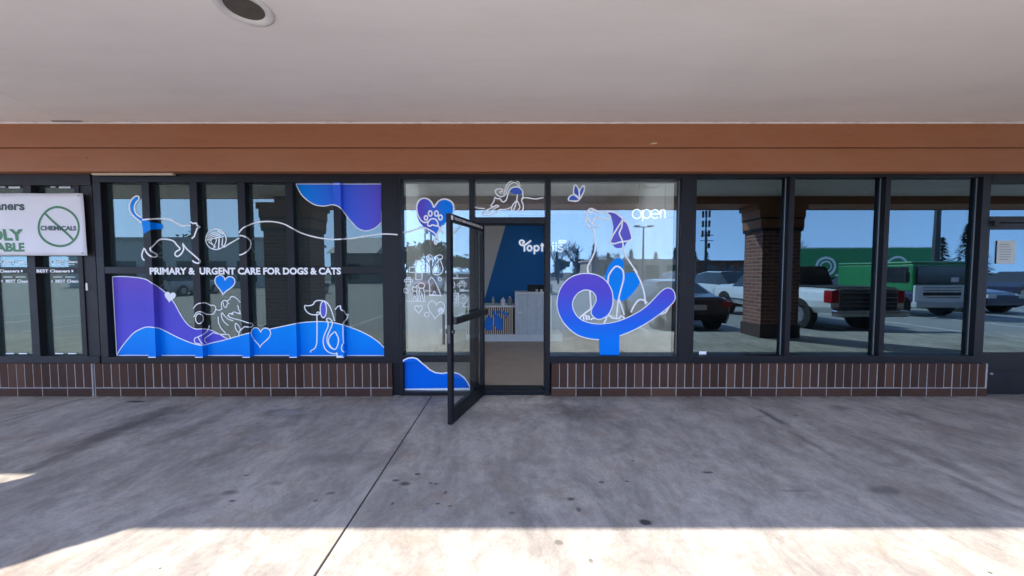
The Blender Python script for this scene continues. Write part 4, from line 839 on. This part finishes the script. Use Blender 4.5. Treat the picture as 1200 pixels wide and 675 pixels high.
# monitor, bottles and cups on the desk
mo = empty('monitor', (dq(625, 343)[0] + .06, DY + .35, zhi), label='black monitor standing on the tall reception counter', cat='monitor')
q = MB(); q.box(-.17, .22, -.02, .02, -.02, .15); q.build('screen', BLACK, mo, bevel=.006); q = MB(); q.box(-.02, .06, -.01, .05, 0, .06); q.box(-.08, .10, -.06, .08, 0, .008); q.build('stand', BLACK, mo)
def bottle(name, px, h, r, col, lab, cat, pump):
    x = PY(px, 356, DY + .12)[0]; e = empty(name, (x, DY + .12, ztop), label=lab, cat=cat)
    q = MB(); q.lathe([(.001, 0), (r, 0), (r, h * .7), (r * .45, h * .82), (r * .4, h * .86), (.001, h * .86)], 16); q.build('body', pbr(name + ' plastic ' + str(px), col, .35), e, smooth=False)
    q = MB(); q.cyl((0, 0, h * .86), (0, 0, h), .008 if pump else r * .4, n=10)
    if pump: q.cyl((0, 0, h * .98), (0, -.05, h * .97), .007, n=8)
    q.build('pump' if pump else 'cap', pbr('white plastic', (.75, .75, .75), .4), e)
bottle('pump_bottle', 578, .19, .03, (.35, .4, .38), 'slim pump bottle at the left of the low counter', 'bottle', True)
bottle('jar', 589.5, .17, .055, (.75, .78, .82), 'white jar in the middle of the low counter', 'jar', False)
bottle('canister', 597.5, .19, .055, (.20, .24, .26), 'grey canister with white top beside the tall counter', 'canister', False)
for px, lab in ((629, 'left of two small white cups on the tall counter'), (634.5, 'right of two small white cups on the tall counter')):
    x = PY(px, 341, DY + .1)[0]; q = MB(); q.lathe([(.001, 0), (.022, 0), (.03, .06), (.027, .06), (.02, .006)], 14)
    tag(q.build('cup', pbr('white plastic', (.75, .75, .75)), smooth=True), lab, 'cup').location = (x, DY + .1, zhi)

# ------------------------------------------------------------------ the car park behind the camera, seen mirrored in the glass
GZ = -0.14
TYRE = pbr('tyre rubber', (.015, .015, .016), .8); RIM = pbr('alloy rim', (.45, .45, .47), .3, .9); CGLASS = pbr('car glass', (.012, .015, .018), .06, spec=.8)
RED = pbr('red lamp', (.35, .012, .015), .15, spec=.7); LAMP = pbr('clear lamp', (.7, .72, .74), .1); CHROME = pbr('chrome', (.7, .7, .72), .12, 1.0); PLATE = pbr('plate', (.7, .72, .75), .5)
def car(name, rz, xy, paint, stations, wheels, label, cat, r=.33, extra=None):
    """local: length along y (front +y). stations: (y, z bottom, z belt, z top, half width, half top width)"""
    e = empty(name, (xy[0], xy[1], GZ), rz, label, cat)
    bo, gl_ = MB(), MB()
    def ring(s):
        y, zb, zl, zt, w, wt = s
        h = [(w * .90, zb), (w * .99, zb + .16), (w, (zb + zl) / 2 + .05), (w * .96, zl), (wt, zt - .05), (wt * .86, zt)]
        return [Vector((-x, y, z)) for x, z in h] + [Vector((x, y, z)) for x, z in reversed(h)]
    rings = [ring(s) for s in stations]
    for i in range(len(stations) - 1):
        a, b_ = stations[i], stations[i + 1]; ha, hb = a[3] - a[2], b_[3] - b_[2]
        for k in range(11):
            quad = [rings[i][k], rings[i + 1][k], rings[i + 1][k + 1], rings[i][k + 1]]
            side = k in (3, 7); top = k in (4, 5, 6)
            isg = (side and ha > .22 and hb > .22) or (top and abs(ha - hb) > .22) or (side and max(ha, hb) > .3 and min(ha, hb) > .02)
            (gl_ if isg else bo).face(quad)
    bo.face(list(reversed(rings[0]))); bo.face(rings[-1])
    bm_ = bo.build('body', paint, e, smooth=False); bm2 = bmesh.new(); bm2.from_mesh(bm_.data); bmesh.ops.remove_doubles(bm2, verts=bm2.verts, dist=1e-4); bm2.to_mesh(bm_.data); bm2.free()
    bv = bm_.modifiers.new('b', 'BEVEL'); bv.width = .03; bv.segments = 2; bv.limit_method = 'ANGLE'; bv.angle_limit = R(20)
    gl_.build('windows', CGLASS, e)
    wmax = max(s[4] for s in stations)
    for yy in wheels:
        for sx in (-1, 1):
            w = MB(); w.cyl((sx * (wmax - .20), yy, r), (sx * (wmax + .012), yy, r), r, n=24); wo = w.build('wheel', TYRE, e, bevel=.02)
            w = MB(); w.cyl((sx * (wmax + .013), yy, r), (sx * (wmax + .022), yy, r), r * .62, n=18); w.build('rim', RIM, wo)
            w = MB(); w.cyl((sx * (wmax - .21), yy, r + .03), (sx * (wmax + .004), yy, r + .03), r * 1.16, n=24); w.build('wheel_arch', BLACK, e)
    if extra: extra(e)
    return e
def bx(e, name, a, mat, bev=.01): q = MB(); q.box(*a); return q.build(name, mat, e, bevel=bev)
SED = [(-2.25, .38, .78, .86, .72, .60), (-2.15, .25, .88, .98, .86, .70), (-1.55, .22, .93, 1.05, .90, .72), (-.85, .20, .93, 1.38, .91, .62), (.1, .20, .92, 1.42, .91, .62), (1.0, .20, .90, .98, .91, .70), (1.9, .22, .80, .86, .88, .68), (2.25, .35, .66, .72, .74, .58)]
SUV = [(-2.3, .42, .98, 1.10, .80, .70), (-2.22, .28, 1.02, 1.55, .90, .68), (-1.2, .26, 1.02, 1.70, .93, .68), (.2, .26, 1.0, 1.68, .93, .68), (1.05, .26, .98, 1.08, .93, .74), (2.05, .28, .90, .98, .90, .72), (2.3, .40, .76, .82, .78, .64)]
def lights(e, zr=.80, w=.72, rear=True, yr=-2.26, yf=2.26):
    for s in (-1, 1):
        bx(e, 'tail_light', (s * w - .14, s * w + .14, yr - .01, yr + .10, zr - .09, zr + .07), RED); bx(e, 'headlight', (s * (w - .12) - .16, s * (w - .12) + .16, yf - .16, yf + .0, zr - .17, zr - .03), LAMP)
    bx(e, 'number_plate', (-.17, .17, yr - .02, yr + .02, zr - .16, zr - .02), PLATE, .004); bx(e, 'bumper', (-.7, .7, yr - .05, yr + .15, .36, .50), BLACK, .03)
DG = pbr('dark grey car paint', (.035, .042, .05), .25, coat=.6); WP = pbr('white car paint', (.75, .76, .78), .25, coat=.6); BK = pbr('black car paint', (.01, .01, .012), .2, coat=.6); BL_ = pbr('blue car paint', (.03, .035, .08), .25, coat=.6); SV = pbr('silver car paint', (.42, .43, .45), .3, .4, coat=.5); RDP = pbr('red car paint', (.28, .02, .02), .25, coat=.5)
car('parked_car', 0, (5.05, -7.35), DG, SED[:], (-1.35, 1.4), 'dark grey sedan parked tail-in just left of the right hand brick column', 'car', extra=lambda e: lights(e)).rotation_euler = (0, 0, R(180))
car('parked_car', R(0), (11.6, -14.5), WP, SUV, (-1.4, 1.4), 'white estate car parked in the next row behind the dark grey sedan', 'car', .36, extra=lambda e: lights(e, .95))
def pick_extra(e):
    for s in (-1, 1): bx(e, 'tail_light', (s * .88 - .10, s * .88 + .10, -2.96, -2.70, .82, 1.16), RED, .02)
    bx(e, 'tailgate', (-.76, .76, -2.985, -2.93, .66, 1.18), DG, .02); bx(e, 'bumper', (-.95, .95, -3.10, -2.92, .46, .64), CHROME, .03); bx(e, 'number_plate', (-.16, .16, -3.12, -3.09, .50, .60), PLATE, .004); [bx(e, 'tailgate_trim', (-.74, .74, -3.0, -2.984, z, z + .03), CHROME, .004) for z in (.74, .84, .96, 1.10)]; bx(e, 'side_trim', (-1.012, 1.012, -2.3, 2.2, .62, .66), BLACK, .004); bx(e, 'door_gap', (-1.006, 1.006, -.10, -.085, .6, 1.1), BLACK, .001); bx(e, 'bed_cover', (-.80, .80, -2.9, -.85, 1.21, 1.25), BLACK, .01)
PICK = [(-2.93, .55, 1.10, 1.20, .95, .86), (-2.4, .50, 1.10, 1.22, 1.0, .88), (-.90, .45, 1.10, 1.22, 1.0, .88), (-.80, .45, 1.12, 1.85, 1.0, .74), (.75, .45, 1.12, 1.88, 1.0, .74), (1.45, .45, 1.10, 1.20, 1.0, .84), (2.6, .45, 1.04, 1.14, .98, .82), (2.85, .52, .95, 1.02, .88, .74)]
car('pickup_truck', R(180), (9.55, -8.05), WP, PICK, (-1.85, 1.9), 'white pickup truck backed towards the shop, dark tailgate and red tail lights', 'pickup truck', .40, extra=pick_extra)
# green and white cab-over truck
GT = pbr('green truck paint', (.02, .22, .07), .3, coat=.4)
tk = empty('box_truck', (15.7, -9.7, GZ), 0, 'small flat fronted truck with green cab roof and white front panel', 'truck')
q = MB(); q.box(-1.0, 1.0, -2.0, 1.05, .95, 1.95, 0); q.box(-1.02, 1.02, -2.0, 1.02, 1.95, 2.05, 0); q.build('cab', GT, tk, bevel=.06)
bx(tk, 'front_panel', (-.99, .99, 1.04, 1.12, .55, 1.18), WP, .03); bx(tk, 'windscreen', (-.90, .90, 1.045, 1.09, 1.22, 1.86), CGLASS, .02); bx(tk, 'grille', (-.70, .70, 1.115, 1.14, .80, .92), BLACK, .01); [bx(tk, 'grille', (-.70, .70, 1.115, 1.14, z, z + .02), BLACK, .002) for z in (.72, .98, 1.08)]; bx(tk, 'wiper', (-.6, .1, 1.09, 1.10, 1.24, 1.27), BLACK, .002); bx(tk, 'windscreen_notice', (.35, .62, 1.088, 1.096, 1.30, 1.46), PLATE, .002); bx(tk, 'bumper', (-1.0, 1.0, 1.0, 1.2, .36, .56), pbr('grey bumper', (.45, .46, .47), .4), .03)
for s in (-1, 1):
    bx(tk, 'headlight', (s * .78 - .14, s * .78 + .14, 1.1, 1.15, .62, .76), LAMP); bx(tk, 'side_window', (s * 1.0 - .01, s * 1.0 + .01, .1, .9, 1.25, 1.85), CGLASS); bx(tk, 'mirror', (s * 1.2 - .08, s * 1.2 + .08, 1.0, 1.06, 1.3, 1.65), BLACK)
    for yy in (.4, -3.6):
        q = MB(); q.cyl((s * .7, yy, .38), (s * .98, yy, .38), .38, n=20); q.build('wheel', TYRE, tk, bevel=.02)
bx(tk, 'flatbed', (-1.05, 1.05, -5.6, -2.05, .78, .95), FRAME2)
# green trailer
tl = empty('green_trailer', (33.5, -31.5, GZ), R(4), 'long green and white cargo trailer parked across the car park', 'trailer')
q = MB(); q.box(-7, 7, -1.25, 1.25, 1.1, 4.0); q.build('cargo_box', pbr('green trailer paint', (.015, .27, .08), .4), tl, bevel=.05)
q = MB(); n_ = 32
for k in range(n_):
    t0, t1 = 2 * math.pi * k / n_, 2 * math.pi * (k + 1) / n_
    for cx_, ro, ri in ((-2.9, .95, .72), (-2.9, .55, .42), (3.6, 1.0, .8)): q.face([(cx_ + math.cos(t) * r_, 1.262, 2.2 + math.sin(t) * r_) for t, r_ in ((t0, ro), (t1, ro), (t1, ri), (t0, ri))])
q.box(-6.9, -4.2, 1.252, 1.262, 1.2, 1.7); q.box(-2.0, 0.5, 1.252, 1.262, 1.25, 1.45); q.box(0.6, 2.2, 1.252, 1.262, 1.9, 2.05); q.box(.6, 2.2, 1.252, 1.262, 2.2, 2.35)
q.build('white_graphic', WHITE_V, tl); bx(tl, 'roof_rail', (-7.02, 7.02, -1.27, 1.27, 3.95, 4.05), WP); bx(tl, 'chassis', (-6.5, 6.5, -1.0, 1.0, .85, 1.09), BLACK)
for yy in (-5.5, -4.4):
    for s in (-1, 1): q = MB(); q.cyl((yy, s * .9, .5), (yy, s * 1.2, .5), .5, n=20); q.build('wheel', TYRE, tl)
bx(tl, 'landing_gear', (4.6, 4.8, -.9, .9, 0, 1.0), BLACK)
tag(car('parked_car', R(0), (19.4, -11.8), BL_, SED, (-1.35, 1.4), 'dark blue sedan parked facing the closed right hand door', 'car', extra=lambda e: lights(e)))
far = [(-24, -22, SV, SUV, 'silver estate car leftmost in the far parking row'), (-15.4, -22, BK, SED, 'black sedan in the far parking row'), (-6.6, -24, RDP, SED, 'red sedan in the far parking row'), (-3.7, -24, BK, SUV, 'black estate car beside the red sedan in the far row'), (2.1, -24, SV, SED, 'silver sedan in the far row opposite the door'), (7.9, -24, BK, SED, 'black sedan near the right in the far row'), (13.8, -24.5, DG, SUV, 'dark grey estate car in the far row behind the white car'), (25.4, -22, BK, SUV, 'black estate car in front of the green trailer'), (28.3, -22, WP, SED, 'white sedan in front of the green trailer'), (34.1, -20, BL_, SUV, 'dark blue estate car rightmost in the far row')]
for (x, y, p, st_, lab) in far: car('parked_car', R(random.choice((0, 180))), (x, y), p, st_, (-1.35, 1.4), lab, 'car', .34, extra=lambda e: lights(e, .85))

# far buildings
def house(name, x0, x1, y0, y1, h, wall, roofc, lab, gable=False):
    e = empty(name, ((x0 + x1) / 2, (y0 + y1) / 2, GZ), 0, lab, 'building'); w, d = (x1 - x0) / 2, (y1 - y0) / 2
    q = MB(); q.box(-w, w, -d, d, 0, h); q.build('wall', pbr('wall ' + lab, wall, .8), e)
    q = MB()
    if gable:
        A = [(-w - .4, -d - .4, h), (-w - .4, d + .4, h), (-w - .4, 0, h + d * .55)]; B = [(w + .4, y, z) for _, y, z in A]
        q.face(A); q.face(B); q.face([A[1], B[1], B[2], A[2]]); q.face([A[0], A[2], B[2], B[0]]); q.face([A[0], B[0], B[1], A[1]])
    else: q.box(-w - .3, w + .3, -d - .3, d + .3, h, h + .35)
    q.build('roof', pbr('roof ' + lab, roofc, .7), e)
    k = -w + 2
    while k < w - 2:
        q = MB(); q.box(k, k + 2.2, d - .02, d + .04, .6, min(2.9, h - .6)); q.build('window', CGLASS, e); k += 3.4
    return e
house('shop_building', -50, -27.5, -48, -36, 5.2, (.58, .62, .60), (.40, .42, .42), 'long flat roofed grey building across the car park at the left')
house('shop_building', -26.5, -20, -58, -48, 4.4, (.25, .21, .18), (.55, .56, .57), 'gabled building with pale metal roof across the car park', True)
house('shop_building', 13, 30, -64, -54, 3.4, (.30, .26, .23), (.28, .24, .22), 'low dark shop building opposite the big window')
house('shop_building', 36, 62, -80, -66, 3.6, (.20, .10, .07), (.10, .07, .06), 'low brown roofed building beyond the green trailer')
# poles
def pole(name, x, y, h, lab, arms, mat):
    e = empty(name, (x, y, GZ), 0, lab, 'pole'); q = MB(); q.cyl((0, 0, 0), (0, 0, h), .16, .10, 10); q.build('post', mat, e)
    q = MB()
    if arms == 'util':
        for z in (h - .6, h - 1.6): q.box(-1.2, 1.2, -.06, .06, z, z + .12)
        q.cyl((.4, 0, h - 2.9), (.4, 0, h - 2.0), .22, n=10); q.build('crossarm', mat, e)
    elif arms == 'cell':
        for z in (h - .8, h - 2.4, h - 4):
            for k in range(6): t = k * math.pi / 3; q.box(.55 * math.cos(t) - .14, .55 * math.cos(t) + .14, .55 * math.sin(t) - .1, .55 * math.sin(t) + .1, z, z + 1.0)
        q.build('antenna', mat, e)
    else:
        q.box(-.9, .9, -.08, .08, h - .1, h); q.box(-1.1, -.5, -.2, .2, h - .02, h + .14); q.box(.5, 1.1, -.2, .2, h - .02, h + .14); q.build('lamp_head', mat, e)
DKM = pbr('dark pole', (.05, .05, .055), .6)
pole('antenna_mast', 32, -55, 11.5, 'dark antenna mast with stacked panels left of the brick column', 'cell', DKM)
pole('utility_pole', 36, -62, 9.0, 'utility pole between the antenna mast and the brick column', 'util', DKM); pole('utility_pole', 41.5, -58, 10.6, 'taller utility pole next to the brick column', 'util', DKM)
pole('utility_pole', -36, -62, 10, 'utility pole beside the gabled building', 'util', DKM); pole('utility_pole', -17, -66, 12, 'utility pole behind the trees left of the door', 'util', DKM)
pole('lamp_post', 21.8, -14.0, 9, 'tall grey car park lamp post near the flat fronted truck', 'lamp', DKM); pole('lamp_post', 15.5, -38, 7, 'car park lamp post behind the sitting dog graphic', 'lamp', DKM); pole('lamp_post', -10, -40, 8, 'car park lamp post left of the open door', 'lamp', DKM)
# trees
BARK = pbr('bark', (.09, .07, .055), .9); LEAF = pbr('spring leaves', (.10, .12, .035), .8, var=.5, scale=1.5); NEED = pbr('conifer needles', (.018, .035, .018), .85, var=.5, scale=1.2)
def branch(q, p, d, ln, r, lvl, tips):
    e = p + d * ln; q.cyl(p, e, r, r * .62, 5 if lvl < 2 else 3, cap=False)
    if lvl == 4: tips.append(e); return
    for k in range(3 if lvl else 5):
        nd = (d * .75 + Vector((random.uniform(-1, 1), random.uniform(-1, 1), random.uniform(-.15, .75))) * .75).normalized()
        branch(q, e if k else p + d * ln * .8, nd, ln * random.uniform(.60, .80), r * .58, lvl + 1, tips)
def broad(name, x, y, h, leafy, lab, cat='tree', seed=0):
    random.seed(seed); e = empty(name, (x, y, GZ), random.uniform(0, 6), lab, cat, 'trees beyond the car park'); q, tips = MB(), []
    branch(q, Vector((0, 0, 0)), Vector((0, 0, 1)), h * .27, h * .022, 0, tips); q.build('trunk', BARK, e)
    f = MB()
    for t in tips:
        for _ in range(6 if leafy else 2):
            c_ = t + Vector((random.gauss(0, .35), random.gauss(0, .35), random.gauss(0, .3))); a = Vector((random.uniform(-1, 1), random.uniform(-1, 1), random.uniform(-1, 1))).normalized(); b_ = a.orthogonal(); s_ = (.30 if leafy else .08)
            f.face([c_ - a * s_, c_ + b_ * s_ * .6, c_ + a * s_, c_ - b_ * s_ * .6])
    f.build('crown', LEAF if leafy else BARK, e)
def conifer(x, y, h, lab, seed=0):
    random.seed(seed); e = empty('conifer_tree', (x, y, GZ), 0, lab, 'tree', 'trees beyond the car park'); q = MB(); q.cyl((0, 0, 0), (0, 0, h * .95), h * .02, .02, 7); q.build('trunk', BARK, e); f = MB()
    for k in range(int(h * 95)):
        z = h * (.08 + .92 * random.random() ** 1.15); rr = (1 - z / h) * h * .24 * random.uniform(.45, 1.12) + .05; t = random.uniform(0, 6.28); c_ = Vector((rr * math.cos(t), rr * math.sin(t), z)); o_ = Vector((math.cos(t), math.sin(t), -.35)).normalized(); b_ = Vector((-math.sin(t), math.cos(t), random.uniform(-.3, .3))); s_ = random.uniform(.28, .55)
        f.face([c_ - o_ * s_, c_ + b_ * s_ * .35, c_ + o_ * s_, c_ - b_ * s_ * .35])
    f.build('crown', NEED, e)
broad('leafy_tree', -12.5, -52, 8.5, True, 'loose spring green tree left of the open door', seed=3); broad('leafy_tree', -20.0, -62, 6.0, True, 'low spring green tree beside the gabled building', seed=5)
broad('leafy_tree', -5.5, -64, 6.0, True, 'pale green tree straight across from the door', seed=8)
broad('bare_tree', 9.8, -50, 8.5, False, 'bare branched tree just right of the door', seed=11); broad('bare_tree', 47, -58, 10, False, 'bare tree above the green trailer, nearer the column', seed=12); broad('bare_tree', 52, -60, 9.2, False, 'bare tree above the green trailer, farther from the column', seed=13)
broad('leafy_tree', -55, -58, 10, True, 'green tree rising behind the flat roofed grey building', seed=15); broad('leafy_tree', 77, -70, 6, True, 'pinkish green tree by the closed right hand door', seed=17)
for i_, (nm, x, y, h, lf, lab) in enumerate([('bare_tree', 6.5, -46, 7.5, False, 'wide bare tree nearest the door on its right'), ('bare_tree', 14.5, -58, 7.0, False, 'bare tree behind the low dark shop building'), ('bare_tree', 22, -70, 8, False, 'bare tree between low shop building and antenna mast'),
    ('leafy_tree', -16.2, -50, 7.0, True, 'second loose green tree left of the door'), ('leafy_tree', -9.0, -60, 5.5, True, 'rounded green tree farther behind the door'), ('leafy_tree', -2.0, -66, 5.5, True, 'low green tree beyond the far parking row'), ('bare_tree', 42, -54, 8.0, False, 'spreading bare tree beside the brick column'), ('bare_tree', 59, -62, 6.5, False, 'bare tree past the right end of the green trailer'), ('leafy_tree', -62, -60, 9, True, 'second green tree behind the flat roofed grey building'),
    ('leafy_tree', 0.5, -76, 5.6, True, 'olive tree in the far tree line opposite the door'), ('leafy_tree', 5.0, -80, 6.2, True, 'olive tree in the far tree line, first right of the door'), ('leafy_tree', 11.5, -78, 5.4, True, 'olive tree in the far tree line behind the wide bare tree'), ('leafy_tree', 16.5, -82, 6.4, True, 'olive tree in the far tree line over the left end of the low shop building'), ('leafy_tree', 23, -82, 5.8, True, 'olive tree in the far tree line over the right half of the low shop building'), ('leafy_tree', 29, -84, 6.4, True, 'olive tree in the far tree line left of the antenna mast'), ('leafy_tree', 35, -84, 5.6, True, 'olive tree in the far tree line right of the antenna mast'), ('leafy_tree', -10.5, -80, 5.8, True, 'olive tree in the far tree line left of the door'), ('leafy_tree', -15.5, -82, 6.2, True, 'olive tree in the far tree line behind the spring green trees'), ('bare_tree', 75, -62, 8.0, False, 'large bare tree beside the tall dark conifer'), ('bare_tree', 80, -72, 8, False, 'bare tree by the closed right hand door')]): broad(nm, x, y, h, lf, lab, seed=50 + i_)
for i, (x, y, h, lab) in enumerate([(-22, -74, 5.5, 'small conifer behind the gabled building'), (2.5, -74, 5.6, 'small conifer straight across from the door'), (10, -76, 6.2, 'conifer right of the wide bare tree'), (21.5, -76, 6.0, 'conifer above the middle of the low shop building'), (26, -74, 6.6, 'conifer above the right end of the low shop building'), (48, -84, 6.5, 'conifer behind the green trailer'), (90, -74, 7, 'conifer farthest to the right'), (-14, -70, 7, 'dark conifer behind the loose spring green tree'), (-8, -72, 6, 'dark conifer between the door and the spring green tree'), (13.5, -70, 6.5, 'dark conifer behind the bare tree by the door'), (17.5, -72, 7.5, 'taller dark conifer above the low shop building'), (33, -78, 6.2, 'short conifer under the antenna mast'), (37.5, -78, 7.2, 'conifer beside the utility pole'), (43, -80, 6.5, 'conifer beside the brick column'), (84, -62, 10.5, 'tall dark conifer near the closed right hand door'), (79.5, -62, 8.0, 'shorter dark conifer left of the tall one'), (97, -70, 9, 'dark conifer beyond the closed right hand door')]): conifer(x, y, h, lab, 30 + i)
